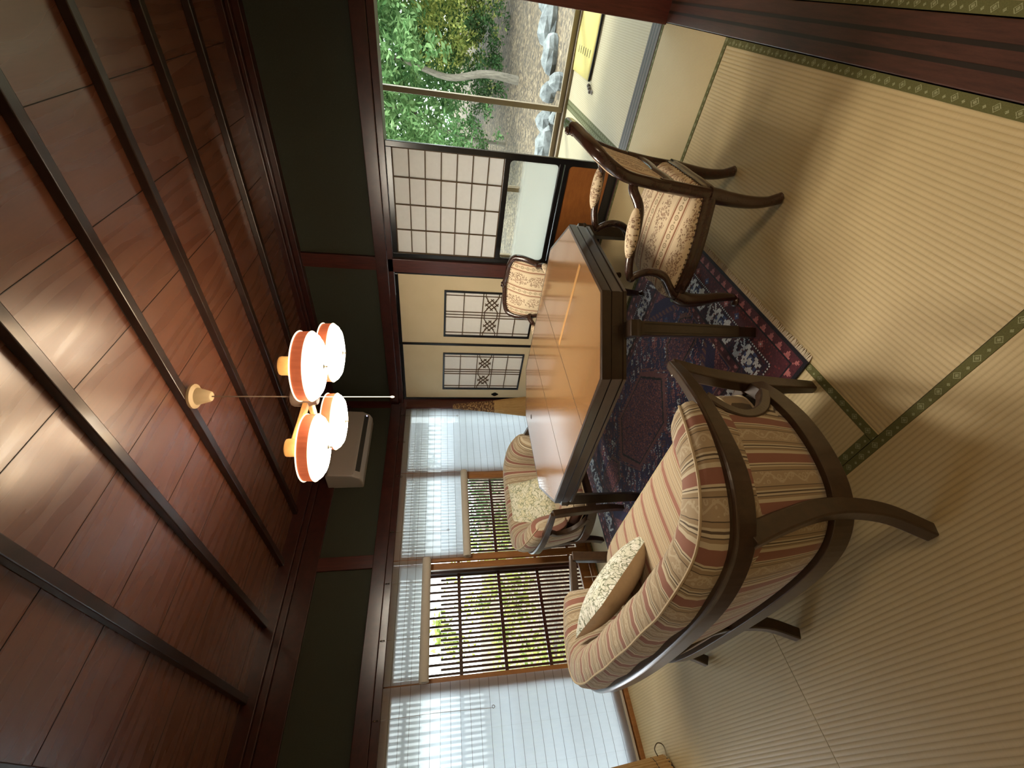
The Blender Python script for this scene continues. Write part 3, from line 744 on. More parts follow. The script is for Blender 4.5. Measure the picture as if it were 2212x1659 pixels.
# ------------------------------------------------------------------ rug (knots coloured one by one)
def rug():
    x0, x1, y0, y1 = .385, 2.735, -2.352, -.90; cell = .0075
    nx, ny = int((x1-x0)/cell), int((y1-y0)/cell)
    rnd = random.Random(3)
    navy, plum, mar, red, pink, ivory, blue, blk, brn = (.032,.022,.085),(.070,.030,.085),(.085,.018,.028),(.19,.030,.034),(.42,.14,.14),(.66,.68,.70),(.06,.085,.20),(.010,.008,.015),(.19,.085,.075)
    G = [[None]*nx for _ in range(ny)]
    def dist(i, j): return min(i, j, nx-1-i, ny-1-j)
    # border frames (in cells)
    for j in range(ny):
        for i in range(nx):
            d = dist(i, j); along = i if (min(j, ny-1-j) < min(i, nx-1-i)) else j
            if d < 2: c = blk
            elif d < 8:
                k = (along % 8); c = pink if abs(k-4) < (d-2)*.62 and (along//8) % 1 == 0 else mar
                if d == 7: c = blk
            elif d < 17: c = red if rnd.random() < .12 else mar
            elif d == 17 or d == 34: c = ivory if d == 17 and along % 2 == 0 else blk
            elif d < 34: c = (.030,.014,.035) if rnd.random() < .8 else mar
            elif d < 40: c = pink if ((along//3) % 3 == 0 and d in (36, 37)) else mar
            elif d == 40: c = brn
            else: c = navy if rnd.random() < .82 else plum
            G[j][i] = c
    # motifs of the outer guard
    def put(i, j, c):
        if 0 <= i < nx and 0 <= j < ny: G[j][i] = c
    # ivory curls in the main border: rosettes, S curves and leaf stems
    def frame_pts(step):
        W, Hh = nx-52, ny-52
        L = 2*(W+Hh); n = int(L//step)
        for q in range(n):
            s = q*step
            if s < W: yield (26+s, 25.5, 0, q)
            elif s < W+Hh: yield (nx-26.5, 26+s-W, 1, q)
            elif s < 2*W+Hh: yield (nx-26-(s-W-Hh), ny-26.5, 2, q)
            else: yield (25.5, ny-26-(s-2*W-Hh), 3, q)
    for cx, cy, side, q in frame_pts(19):
        hx = side in (0, 2)
        def P(a, b, c): put(int(cx+(a if hx else b)), int(cy+(b if hx else a)), c)
        if q % 2 == 0:
            for t in range(60):
                th = t*2*pi/60
                for r in (5.2, 6.0): P(r*cos(th)*1.15, r*sin(th), ivory if (t//5) % 3 else blue)
                P(3*cos(th), 3*sin(th), blue); P(1.5*cos(th), 1.5*sin(th), ivory)
        for t in range(-40, 41):
            u = t/40; a = 9.5+u*7; b = 6*sin(u*3.6)*(1 if q % 2 else -1)
            P(a, b, ivory); P(a+1, b, ivory); P(a, b+1, ivory)
        for t in range(7):
            P(8+t, -2-t*.3, ivory); P(8+t, 2+t*.3, ivory); P(9, -5+t*1.5, ivory if t % 2 else pink)
        for t in range(5):
            P(7+t, -6.5+t*.7, ivory); P(8+t, -6.5+t*.7, ivory); P(13-t, 6.5-t*.7, ivory); P(12-t, 6.5-t*.7, ivory); P(16+t*.5, 5-t, ivory)
    for cx, cy, side, q in frame_pts(14):
        hx = side in (0, 2); off = -13 if side in (0, 3) else 13
        for a in range(-2, 3):
            for b in range(-2, 3):
                if abs(a)+abs(b) <= 2:
                    ii, jj = (cx+a, cy+off+b) if hx else (cx+off+b, cy+a)
                    put(int(ii), int(jj), (blue, pink, brn)[q % 3] if abs(a)+abs(b) else ivory)
    # field flowers
    cols = (pink, brn, ivory, blue, pink, plum)
    for _ in range(1700):
        i, j = rnd.randrange(42, nx-42), rnd.randrange(42, ny-42); c = rnd.choice(cols); k = rnd.random()
        dim = tuple(x*1.0 for x in c)
        if k < .35:
            for a, b in ((2,0),(-2,0),(0,2),(0,-2),(1,1),(-1,1),(1,-1),(-1,-1),(2,1),(-2,-1)): put(i+a, j+b, dim)
            put(i, j, red)
        elif k < .7:
            for t in range(6): put(i+t, j+(t*t)//5, dim)
        else:
            for t in range(4): put(i+(t % 2), j+t, dim)
    # medallions: hexagons with a comb edge
    def hexa(ci, cj, a, b, fill, edge, fleck):
        for j in range(ny):
            for i in range(nx):
                u, v = abs(i-ci)/a, abs(j-cj)/b; m = max(v, u*.75+v*.45)
                comb = .93 if (i+j) % 4 < 2 else 1.0
                if 41 < dist(i, j) and m < comb:
                    r = rnd.random()
                    G[j][i] = edge if m > .84 else (blk if m > .80 else (fleck if r < .16 else (navy if r < .34 else fill)))
    cx, cy = nx//2, ny//2
    hexa(cx, cy, 48, 34, (.19,.060,.070), (.24,.085,.085), pink)
    for sx in (-1, 1): hexa(cx+sx*92, cy, 22, 16, (.16,.05,.065), brn, pink)
    for sx in (-1, 1):
        for sy in (-1, 1):
            for j in range(ny):
                for i in range(nx):
                    u = (nx/2-42)-abs(i-cx); v = (ny/2-42)-abs(j-cy)
                    if (i-cx)*sx > 0 and (j-cy)*sy > 0 and u >= 0 and v >= 0:
                        m = u/46+v/36
                        if m < 1:
                            G[j][i] = (brn if (i//2) % 2 else plum) if m > .85 else (navy if m > .5 else ((.18,.05,.07) if rnd.random() > .2 else pink))
    b = MB(); z = .011
    b.v = [(x0+i*cell, y0+j*cell, z+.0004*sin(i*.37)*sin(j*.31)) for j in range(ny+1) for i in range(nx+1)]
    for j in range(ny):
        for i in range(nx):
            k = rnd.uniform(.82, 1.15)
            a = j*(nx+1)+i; b.face((a, a+1, a+nx+2, a+nx+1)); b.col.append(tuple(c*k for c in G[j][i]))
    # edge skirt
    for (i0, j0, i1, j1) in ((0,0,nx,0),(nx,0,nx,ny),(nx,ny,0,ny),(0,ny,0,0)):
        A, B = b.v[j0*(nx+1)+i0], b.v[j1*(nx+1)+i1]; n = len(b.v)
        b.v += [(A[0],A[1],.0032),(B[0],B[1],.0032),B,A]; b.face((n,n+1,n+2,n+3)); b.col.append((.012,.012,.02))
    n = NT('knotted_wool'); at = n.n('ShaderNodeVertexColor', layer_name='Col'); n.set(at.outputs[0], .95, .1, sheen=.25)
    n.bump(n.noise(n.obj(), 260, 2), .5, .003)
    mx, my = (x0+x1)/2, (y0+y1)/2
    t = thing('rug', 'dark navy and red patterned wool rug under the octagonal table', 'rug', (mx, my, 0))
    b.v = [(x-mx, y-my, zz) for x, y, zz in b.v]
    b.build('pile', n.m, t)
    for s, xx in ((1, x1-mx), (-1, x0-mx)):
        f = MB(); y = y0-my+.004
        while y < y1-my-.004:
            L = rnd.uniform(.016, .026); dy = rnd.uniform(-.006, .006)
            f.tube([(xx-s*.003, y, .007), (xx+s*L*.5, y+dy*.4, .005), (xx+s*L, y+dy, .0035)], [.0022, .002, .0012], 4)
            y += .0052
        f.build('fringe', plain('wool_fringe', (.70,.62,.50), .9), t)
rug()

# ------------------------------------------------------------------ table
def octa(hx, hy, c): return [(hx-c,-hy),(hx,-hy+c),(hx,hy-c),(hx-c,hy),(-hx+c,hy),(-hx,hy-c),(-hx,-hy+c),(-hx+c,-hy)]
t = thing('dining_table', 'dark-edged octagonal dining table with a honey wood veneer top', 'table', (1.95, -1.572, .0))
HX, HY, CC, TZ = .782, .600, .272, .712
# moulded edge: stacked octagonal rings
b = MB()
prof = [(0,.0),(0,-.036),(-.009,-.038),(-.009,-.044),(-.004,-.046),(-.004,-.082),(-.008,-.084),(-.008,-.096),(-.002,-.098),(-.002,-.112),(-.03,-.112)]
def oring(d, z):
    k = d*(2-sqrt(2))  # keep the mitre parallel
    return [(x, y, z) for x, y in octa(HX+d, HY+d, CC+k)]
rings = [oring(-.020, TZ+.0), oring(-.004, TZ), oring(0, TZ-.003)] + [oring(d, TZ+z-.002) for d, z in prof]
b.loft(rings, True); b.face([len(b.v)-8+k for k in range(8)])
b.build('moulded_edge', M['tedge'], t, .0015)
b = MB(); b.prism([(x, y) for x, y, z in oring(-.018, 0)], TZ-.012, TZ+.0006)
b.build('veneer_top', M['ttop'], t)
g = MB()
for x in (.185, -.232): g.box(x-.0018, x+.0018, -HY+.015, HY-.015, TZ, TZ+.0010)
g.build('leaf_joint', M['groove'], t)
MB().box(.21, .715, -.004, .024, TZ, TZ+.0011, Matrix.Rotation(radians(0), 4, 'Z')).build('inlay_strip', M['inlay'], t)
g = MB(); g.smooth = False; g.loft([[(-.63+.018*cos(q*pi/8), .19+.018*sin(q*pi/8), TZ+.0011) for q in range(16)]]*2, True, False, True); g.build('dark_spot', M['groove'], t)
for sx in (1, -1):
    for sy in (1, -1):
        px, py = sx*.688, sy*.472; a = atan2(sy, sx)
        Mx = Matrix.Translation((px, py, 0)) @ Matrix.Rotation(a, 4, 'Z')
        l = MB(); w0, w1 = .034, .021
        R = []
        for z, w in ((.012, w1), (.09, w1+.001), (.10, w1+.004), (.56, w0-.004), (.575, w0+.003), (.585, w0), (.612, w0)):
            R.append([Mx @ V((p*w, q*w, z)) for p, q in ((-1,-1),(1,-1),(1,1),(-1,1))])
        l.loft(R, True, True, True); lo = l.build('leg', M['tedge'], t, .002)
        gp = MB()
        # raised panel outline on the outer face
        for p in (-1, 1):
            gp.loft([[Mx @ V((wz+.0008, p*(wz*.62)-.0018, zz)), Mx @ V((wz+.0008, p*(wz*.62)+.0018, zz))] for zz, wz in ((.13, w1+.0045), (.55, w0-.0035))], False)
        gp.build('panel_line', M['groove'], lo)
        # square rosette block on the apron above the leg
        am = MB(); D = sqrt(2)*(HX+HY-CC)/2
        Mc = Matrix.Rotation(atan2(sy, sx), 4, 'Z') @ Matrix.Translation(((HX+HY-CC)/sqrt(2), (px*-sin(a)+py*cos(a)), 0)) if False else None
        nx_, ny_ = sx/sqrt(2), sy/sqrt(2); off = (HX+HY-CC)/sqrt(2)-.004
        c0 = V((nx_*off, ny_*off, 0)); c0 += V((-ny_, nx_, 0))*(V((px, py, 0)).dot(V((-ny_, nx_, 0))))
        Mr = Matrix.Translation((c0.x, c0.y, TZ-.064)) @ Matrix.Rotation(a, 4, 'Z')
        am.box(-.004, .0015, -.017, .017, -.015, .015, Mr); am.build('rosette_block', M['tedge'], lo, .002)

# ------------------------------------------------------------------ striped sofa and armchair (one family)
def barrel_seat(name, label, cat, hw, loc, rz, pillow=None, mid=False, crest=.0, zf=.003):
    t = thing(name, label, cat, loc, (0,0,rz))
    top = [(hw+.050,.335,.585),(hw+.080,.22,.598),(hw+.105,.05,.617),(hw+.098,-.126,.635),(hw+.050,-.240,.645),(hw-.030,-.313,.652),(hw-.19,-.363,.656)]
    bot = [(hw+.002,.285,.262),(hw+.035,.18,.262),(hw+.055,.05,.262),(hw+.040,-.09,.262),(hw-.008,-.195,.262),(hw-.10,-.262,.262),(hw-.24,-.292,.262)]
    if hw > .5: top += [(hw-.42,-.386,.66),(0,-.395,.66)]; bot += [(hw-.46,-.305,.262),(0,-.308,.262)]
    else: top += [(0,-.382,.66)]; bot += [(0,-.300,.262)]
    mirror = lambda L: L+[(-x,y,z) for x,y,z in L[-2::-1]]
    TP, BP = bz(mirror(top), 6), bz(mirror(bot), 6)
    # rails
    b = MB(); b.smooth = False
    b.sweep(TP, [(.026,-.036),(.026,.016),(.020,.026),(-.016,.026),(-.024,.018),(-.024,-.036)], (0,0,1), [lerp(.62, 1.0, min(1, max(0, (.335-p.y)/.5))) for p in TP]); b.build('top_rail', M['wald'], t, .004)
    b = MB()
    b.sweep(BP, [(.024,-.034),(.024,-.016),(.014,-.013),(.024,-.010),(.024,.008),(.014,.011),(.024,.014),(.024,.034),(-.02,.034),(-.02,-.034)]); b.build('bottom_rail', M['wald'], t, .003)
    b = MB(); b.box(-hw+.02, hw-.02, .262, .304, .228, .300); b.build('front_rail', M['wald'], t, .004)
    b = MB(); pl = [(x*.96, y*.96+.005) for x, y, z in BP]; b.prism(pl[::-1], .236, .285); b.build('seat_deck', plain('dark_underside', (.03,.022,.015), .9), t)
    # front posts
    for s in (1, -1):
        p = bz([(s*(hw-.004),.283,zf),(s*(hw-.006),.290,.12),(s*(hw+.004),.292,.28),(s*(hw+.022),.305,.44),(s*(hw+.046),.325,.585)], 5)
        sc = [lerp(.72, 1.0, min(1, k/8)) for k in range(len(p))]
        b = MB(); b.sweep(p, rrect(.046, .056, .006), (0,1,0), sc); b.build('front_leg', M['wald'], t, .003)
        # curved bracket closing the open front of the arm
        p = bz([(s*(hw+.088),.135,.575),(s*(hw+.078),.088,.52),(s*(hw+.065),.075,.45),(s*(hw+.055),.105,.375),(s*(hw+.040),.165,.315),(s*(hw+.028),.215,.280)], 5)
        b = MB(); b.sweep(p, rrect(.034, .040, .005), (1,0,0)); b.build('arm_bracket', M['wald'], t, .003)
        # sabre legs at the rear corners
        p = bz([(s*(hw+.010),-.288,.628),(s*(hw+.008),-.250,.50),(s*(hw+.003),-.218,.36),(s*(hw-.004),-.212,.24),(s*(hw-.012),-.232,.12),(s*(hw-.022),-.288,.012)], 6)
        sc = [lerp(1.0, .78, k/(len(p)-1)) for k in range(len(p))]
        b = MB(); b.sweep(p, rrect(.052, .058, .006), (0,1,0), sc); b.build('rear_leg', M['wald'], t, .003)
    if mid:
        p = bz([(0,-.392,.635),(0,-.345,.50),(0,-.305,.36),(0,-.298,.24),(.003,-.312,.12),(.006,-.358,.012)], 6)
        b = MB(); b.sweep(p, rrect(.048, .055, .006), (0,1,0), [lerp(1.0,.78,k/(len(p)-1)) for k in range(len(p))]); b.build('rear_leg', M['wald'], t, .003)
    # upholstered outer panel between the rails
    n = len(TP); ia = next(i for i in range(n) if TP[i].y < .10)
    rows = []; arc = [0]
    def brk(s):
        p = bz([(s*(hw+.026),.215,.275),(s*(hw+.040),.155,.315),(s*(hw+.053),.097,.375),(s*(hw+.063),.068,.45),(s*(hw+.076),.080,.52),(s*(hw+.088),.125,.585)], 4)
        return [p[round(q*(len(p)-1)/6)] for q in range(7)]
    rows.append(brk(1))
    for i in list(range(ia, n-ia))+[-1]:
        if i < 0:
            rows.append(brk(-1)); arc.append(arc[-1]+(V(rows[-1][3])-V(rows[-2][3])).length); continue
        a, c = TP[i].copy(), BP[i].copy()
        k = 6; ins = .012
        row = []
        for q in range(k+1):
            p = c.lerp(a, q/k); r = V((p.x, p.y, 0)); r = V((p.x/(hw+.1), p.y/.39, 0)).normalized()
            row.append(p - r*(ins-.010*sin(pi*q/k)))
        rows.append(row)
        if len(rows) > 1: arc.append(arc[-1]+(V(rows[-1][3])-V(rows[-2][3])).length)
    h = arc[-1]/2; us = [u-h for u in arc]
    b = MB(); b.smooth = True; b.loft(rows, False, us=us, vs=[.06*q for q in range(8)]); b.build('outer_panel', M['sofa'], t, 0, None, 0, .006)
    # seat cushion
    b = MB(); b.smooth = True; W = hw-.015; rings = []
    out = []
    N = 48
    for k in range(N):
        th = 2*pi*k/N; cxx, syy = cos(th), sin(th); e = .28
        out.append((W*math.copysign(abs(cxx)**e, cxx), .055+.265*math.copysign(abs(syy)**e, syy)))
    for sc, z in ((.965,.292),(.995,.305),(1.0,.335),(1.0,.375),(.985,.398),(.94,.412),(.80,.425),(.55,.434),(.25,.438),(.01,.439)):
        rings.append([(x*(1-(1-sc)*.26/max(W,.26)) if sc > .9 else x*sc, .055+(y-.055)*sc, z) for x, y in out])
    b.loft(rings, True, True, True)
    b.uv = [[(b.v[i][0]+1.0, b.v[i][1]-b.v[i][2]) for i in f] for f in b.f]
    so = b.build('seat_cushion', M['seat'], t)
    for z in (.303, .400):
        w = MB(); s_ = .998 if z < .35 else .984
        w.tube([(x*(1-(1-s_)*.26/W), .055+(y-.055)*s_, z) for x, y in out], .0045, 6, (0,0,1), True); w.build('piping', M['welt'], so)
    # barrel back cushion
    cp = []
    tot = len(TP)
    for i, p in enumerate(TP):
        if p.y > .135: continue
        q = V((p.x, p.y, 0))
        r = V((p.x/(hw+.12), (p.y-.15)/.5, 0)).normalized()
        cp.append(q - V((r.x*.105, r.y*.11, 0)))
    L = [0]
    for i in range(1, len(cp)): L.append(L[-1]+(cp[i]-cp[i-1]).length)
    rings = []; us = []; weltp = []
    m = 20; off = L[-1]/2
    for i, p in enumerate(cp):
        tg = (cp[min(i+1, len(cp)-1)]-cp[max(i-1, 0)]).normalized(); sd = tg.cross(V((0,0,1))).normalized()   # outward (path runs right->back->left)
        if sd.dot(V((p.x, p.y-.1, 0))) < 0: sd = -sd
        e0 = min(L[i], L[-1]-L[i]); k = min(1, sqrt(max(0, 1-(1-min(1, e0/.10))**2))+.25)
        u = abs(L[i]-off)/off
        zt = .775+crest - .105*max(0, (u-.45)/.55)**1.4; zb = .40
        hz = (zt-zb)/2*lerp(.72, 1, k); zc = (zt+zb)/2; hxw = .088*k*(1+.04*sin(L[i]*23))
        lean = .045
        ring = []
        for q in range(m):
            th = 2*pi*q/m; cx_, sz_ = cos(th), sin(th); e = .72
            a = math.copysign(abs(cx_)**e, cx_)*hxw; c = math.copysign(abs(sz_)**e, sz_)*hz
            fat = 1+.22*max(0, c/hz)*(1 if a < 0 else .3)
            ring.append(V((p.x, p.y, zc+c)) + sd*(a*fat+lean*(c/hz)))
        rings.append(ring); us.append(L[i]-off+5*.135)
        weltp.append(ring[4]+V((0,0,.001)))
    vs = [0]
    for q in range(1, m+1): vs.append(vs[-1]+(rings[len(rings)//2][q % m]-rings[len(rings)//2][q-1]).length)
    b = MB(); b.smooth = True; b.loft(rings, True, True, True, us, vs); b.uv[-1] = [(6*.135*1.0+.08, q[1]) for q in b.uv[-1]]; b.uv[-2] = [(6*.135+.08, q[1]) for q in b.uv[-2]]; co = b.build('back_cushion', M['sofa'], t)
    w = MB(); w.tube(weltp, .0042, 6); w.build('piping', M['welt'], co)
    return t
barrel_seat('sofa', 'striped two-seat barrel sofa with dark wood frame seen from behind', 'sofa', .733, (1.944, -2.708, 0), 0, None, True)
barrel_seat('armchair', 'striped barrel armchair with dark frame on the window side of the table', 'armchair', .385, (.612, -1.545, 0), -pi/2, crest=.02, zf=.0155)

def pillow(label, loc, eul, size, mats, thick=.075):
    b = MB(); b.smooth = True; n = 20
    for side in (1, -1):
        g = []
        for j in range(n+1):
            row = []
            for i in range(n+1):
                u, v = 2*i/n-1, 2*j/n-1
                h = thick*((1-abs(u)**2.6)*(1-abs(v)**2.6))**.62
                pin = 1-.10*(1-abs(u)**2)*abs(v)**3*0-.0
                x = u*size/2*(1-.085*(1-u*u*0)*(1-abs(v)**2)**1*abs(u)**3*0-.07*(1-v*v)*abs(u)**2)
                y = v*size/2*(1-.07*(1-u*u)*abs(v)**2)
                row.append((x, y, side*h))
            g.append(row)
        b.mat = 0 if side > 0 else 1
        b.loft(g if side < 0 else g[::-1], False)
    b.uv = [[(b.v[i][0]+1, b.v[i][1]+1) for i in f] for f in b.f]
    o = b.build('cushion', mats); o.location = loc; o.rotation_euler = eul
    return tag(o, label, 'cushion')
pillow('white leaf-print cushion with plain beige back leaning in the striped sofa', (1.59, -2.705, .548), (radians(-48), 0, 0), .485, [M['pr1'], M['linen']], .082)
pillow('cream and green floral cushion on the far striped armchair', (.475, -1.60, .60), (radians(58), 0, radians(82)), .42, [M['pr2'], M['pr2']], .07)

# ------------------------------------------------------------------ carved floral armchairs
def fauteuil(label, loc, rz):
    t = thing('carved_armchair', label, 'armchair', loc, (0,0,rz), 'carved floral armchairs at the table')
    yb = lambda z: interp([.34,.50,.62,.72,.78,.83,.885], [-.205,-.215,-.232,-.25,-.277,-.305,-.345], z)
    half = [(0,.500),(.09,.490),(.165,.495),(.195,.52),(.203,.565),(.208,.62),(.228,.685),(.242,.740),(.245,.795),(.228,.842),(.168,.866),(.085,.874),(.035,.880),(0,.888)]
    right = bz([(x, yb(z), z) for x, z in half], 4)
    loop = right + [V((-p.x, p.y, p.z)) for p in right[-2:0:-1]]
    b = MB(); b.smooth = True
    b.sweep(loop, rrect(.042, .042, .014, 3), (0,1,0), None, True); fo = b.build('back_frame', M['mah'], t)
    # crest carving
    c = MB(); zt = .893; yc = yb(zt)-.0
    for dx, dz, r in ((0,.008,.016),(-.022,.0,.013),(.022,0,.013),(-.042,-.006,.010),(.042,-.006,.010),(0,-.012,.012),(-.012,.018,.008),(.012,.018,.008)):
        c.ell((dx, yc+.012, zt+dz), (r, .014, r*.9), 10, 6)
    c.build('crest_carving', M['mah'], fo)
    # padded back
    cen = V((0, 0, .68)); rings = []
    def fill(side):
        R = []
        for s in (.955, .90, .80, .62, .40, .2, .01):
            row = []
            for p in loop:
                x = p.x*s; z = cen.z+(p.z-cen.z)*s
                row.append((x, yb(z)+side*(.006+.036*(1-s**2)**.8 if side > 0 else .008+.016*(1-s**2)), z))
            R.append(row)
        return R
    b = MB(); b.smooth = True
    for side in (1, -1): b.loft(fill(side) if side < 0 else [r[::-1] for r in fill(side)], True)
    b.uv = [[(b.v[i][0], b.v[i][2]) for i in f] for f in b.f]
    bo = b.build('back_pad', M['fab'], t)
    nl = MB()
    for i in range(0, len(loop), 1):
        p = loop[i]; s = .93; z = cen.z+(p.z-cen.z)*s; nl.ell((p.x*s, yb(z)+.017, z), (.0042,.0042,.0042), 6, 4)
    nl.build('nail_trim', M['brass'], bo)
    # stiles down to the seat
    for s in (1, -1):
        b = MB(); b.tube(bz([(s*.196,yb(.56),.56),(s*.192,-.214,.46),(s*.196,-.207,.36),(s*.196,-.205,.30)], 4), [.025]*13, 10, (0,1,0)); b.build('stile', M['mah'], t)
    # seat frame
    ol = [(.208,-.222),(.250,-.13),(.284,-.01),(.296,.10),(.290,.19),(.268,.232),(.22,.240),(.15,.238),(.07,.255),(0,.262)]
    sr = bz([(0,-.235,0),(.12,-.235,0)] + [(x, y, 0) for x, y in ol], 5)
    sl = sr + [V((-p.x, p.y, 0)) for p in sr[-2:0:-1]]
    R = []
    for k, z in ((.94,.316),(.985,.314),(1.0,.320),(1.0,.335),(.988,.340),(.988,.350),(.992,.354),(.985,.366),(.95,.37)):
        R.append([(p.x*k, p.y*k, z-.018*(1 if z < .318 else 0)*max(0, cos(p.x*11))*(1 if p.y > .2 else 0)) for p in sl])
    b = MB(); b.smooth = True; b.loft(R, True); b.build('seat_frame', M['mah'], t)
    R = []
    for k, z in ((.965,.352),(.968,.372),(.955,.390),(.92,.405),(.82,.422),(.62,.438),(.38,.447),(.15,.450),(.005,.451)):
        R.append([(p.x*k, p.y*k, z) for p in sl])
    b = MB(); b.smooth = True; b.loft(R, True); b.uv = [[(b.v[i][0]+math.copysign(max(0, .425-b.v[i][2])*1.0, b.v[i][0]), b.v[i][1]) for i in f] for f in b.f]
    so = b.build('seat_pad', M['fab'], t)
    nl = MB()
    for p in sl: nl.ell((p.x*.972, p.y*.972, .372), (.0045,.0045,.0045), 6, 4)
    nl.build('nail_trim', M['brass'], so)
    b = MB(); b.prism([(p.x*.95, p.y*.95) for p in sl], .306, .314); b.build('underside', plain('dark_webbing', (.04,.03,.02), .9), t)
    for s in (1, -1):
        p = bz([(s*.205,yb(.66)+.004,.668),(s*.226,-.205,.672),(s*.256,-.15,.640),(s*.272,-.07,.628),(s*.276,.03,.622),(s*.272,.10,.606),(s*.268,.135,.590)], 6)
        b = MB(); b.tube(p, [lerp(.019, .0165, k/(len(p)-1)) for k in range(len(p))], 10)
        b.ell((s*.268, .138, .582), (.019,.021,.021), 12, 8); ao = b.build('arm', M['mah'], t)
        p = bz([(s*.268,.138,.580),(s*.267,.116,.545),(s*.267,.106,.495),(s*.271,.122,.440),(s*.277,.165,.398),(s*.277,.200,.366),(s*.272,.215,.33)], 6)
        b = MB(); b.tube(p, [lerp(.016, .023, (k/(len(p)-1))**1.2) for k in range(len(p))], 10, (1,0,0)); b.build('arm_support', M['mah'], ao)
        b = MB(); b.ell((0,0,0), (.029,.105,.026), 16, 12)
        Mx = Matrix.Translation((s*.270, -.055, .640)) @ Matrix.Rotation(radians(-5), 4, 'X') @ Matrix.Rotation(radians(-s*6), 4, 'Z')
        b.v = [tuple(Mx @ V(q)) for q in b.v]; b.uv = [[(b.v[i][0]*1.0+.03, b.v[i][1]) for i in f] for f in b.f]
        po = b.build('arm_pad', M['fab'], ao)
        n2 = MB()
        for k in range(28):
            th = 2*pi*k/28; q = Mx @ V((.029*cos(th), .105*sin(th), -.006)); n2.ell(q, (.0038,.0038,.0038), 6, 4)
        n2.build('nail_trim', M['brass'], po)
        p = bz([(s*.268,.212,.345),(s*.280,.226,.29),(s*.276,.226,.22),(s*.262,.215,.12),(s*.258,.214,.05),(s*.266,.228,.026)], 5)
        b = MB(); b.tube(p, [interp([0,.2,.45,.75,.92,1], [.033,.035,.028,.019,.0165,.020], k/(len(p)-1)) for k in range(len(p))], 10, (0,1,0))
        b.ell((s*.268,.232,.0275), (.021,.024,.014), 12, 6); b.build('leg', M['mah'], t)
        p = bz([(s*.196,-.206,.34),(s*.196,-.196,.25),(s*.192,-.190,.15),(s*.190,-.196,.07),(s*.188,-.214,.012)], 5)
        b = MB(); b.tube(p, [interp([0,.3,.8,1], [.031,.028,.021,.023], k/(len(p)-1)) for k in range(len(p))], 10, (0,1,0))
        b.ell((s*.188,-.217,.0145), (.021,.022,.012), 12, 6); b.build('leg', M['mah'], t)
    return t
fauteuil('carved mahogany armchair in cream floral stripes at the right end of the table', (2.905, -1.590, 0), radians(92))
fauteuil('carved mahogany armchair on the far side of the table, only its cream floral back showing', (1.925, -.825, 0), radians(180+4))

# ------------------------------------------------------------------ brooms, runner, cord
def straw_broom(name, label, loc, rot, w0, wm, w1, z_top, z_mid, dep, hang=False, weave=True, lean=0):
    t = thing(name, label, 'broom', loc, rot)
    def ring(z, hw_, hd):
        return [(hw_*cos(2*pi*k/28)*(1+.03*sin(k*5.1+z*9)), hd*sin(2*pi*k/28)*(1+.05*sin(k*3.3)), z) for k in range(28)]
    g = MB(); g.smooth = True; R = []
    for k in range(12):
        f = k/11; z = lerp(z_top, z_mid, f); R.append(ring(z, lerp(w0, wm, f**1.05)*(1+.03*(k % 2)), lerp(dep*.45, dep*.8, f)))
    g.loft(R, True, True, False); g.build('woven_grip', M['weave'] if weave else M['straw'], t)
    s = MB(); s.smooth = True; R = []
    for k in range(8):
        f = k/7; z = lerp(z_mid+.005, .008, f); R.append(ring(z, lerp(wm*1.0, w1, f**.9), lerp(dep*.8, dep, f)))
    s.loft(R, True, False, True); s.build('straw_bristles', M['straw'], t)
    rr_ = random.Random(5); st = MB()
    for q in range(90):
        th = rr_.uniform(0, 2*pi); za = rr_.uniform(.3, 1)*z_mid
        pth = []
        for k in range(4):
            z = lerp(za, .01, k/3); f = 1-z/z_mid; a = lerp(wm, w1, f**.9)*1.01; d_ = lerp(dep*.8, dep, f)*1.03
            pth.append((a*cos(th), d_*sin(th), z))
        st.tube(pth, .0022, 4)
    st.build('straw_strands', M['straw'], t)
    zz = z_mid*.24; f = 1-.24; bd = MB()
    bd.tube([(lerp(wm, w1, f**.9)*1.03*cos(2*pi*k/28), lerp(dep*.8, dep, f)*1.06*sin(2*pi*k/28), zz) for k in range(28)], .003, 5, (0,0,1), True); bd.build('binding_cord', M['dcord'], t)
    return t
straw_broom('straw_broom', 'straw broom with woven grip standing in the far corner beside the yellow door', (.135, -.185, .0), (0, 0, radians(42)), .028, .068, .150, 1.235, .77, .06)
# rolled bamboo blind at the left edge
t = thing('rolled_bamboo_screen', 'rolled bamboo screen standing on the floor at the left edge of the view', 'bamboo screen', (.335, -3.425, 0), (0, 0, 0))
b = MB(); n = 34
for k in range(n):
    th = 2*pi*k/n; r0, r1 = .125, .078
    b.tube([(r0*cos(th), r0*sin(th), .018+.004*sin(k*2.3)), (lerp(r0,r1,.5)*cos(th), lerp(r0,r1,.5)*sin(th), .40), (r1*cos(th), r1*sin(th), .80)], [.0135,.011,.0085], 6, (1,0,0))
b.build('bamboo_strips', M['straw'], t)
b = MB(); b.smooth = True; b.lathe([(.112,.012),(.122,.03),(.07,.79)], (0,0,0), 24); b.build('inner_roll', M['weave'], t)
b = MB()
for z, r in ((.020,.131),(.10,.130),(.42,.112),(.74,.093)):
    b.tube([(r*cos(2*pi*k/40)*(1+.01*(k % 2)), r*sin(2*pi*k/40)*(1+.01*(k % 2)), z+.004*(k % 2)) for k in range(40)], .0042 if z < .05 else .002, 6, (0,0,1), True)
b.build('binding_cord', M['dcord'], t)
b = MB(); b.tube(bz([(.03,.128,.06),(.045,.165,.075),(.055,.19,.05),(.06,.175,.02),(.07,.125,.02)], 5), .003, 6); b.build('cord_loop', M['brass'], t)
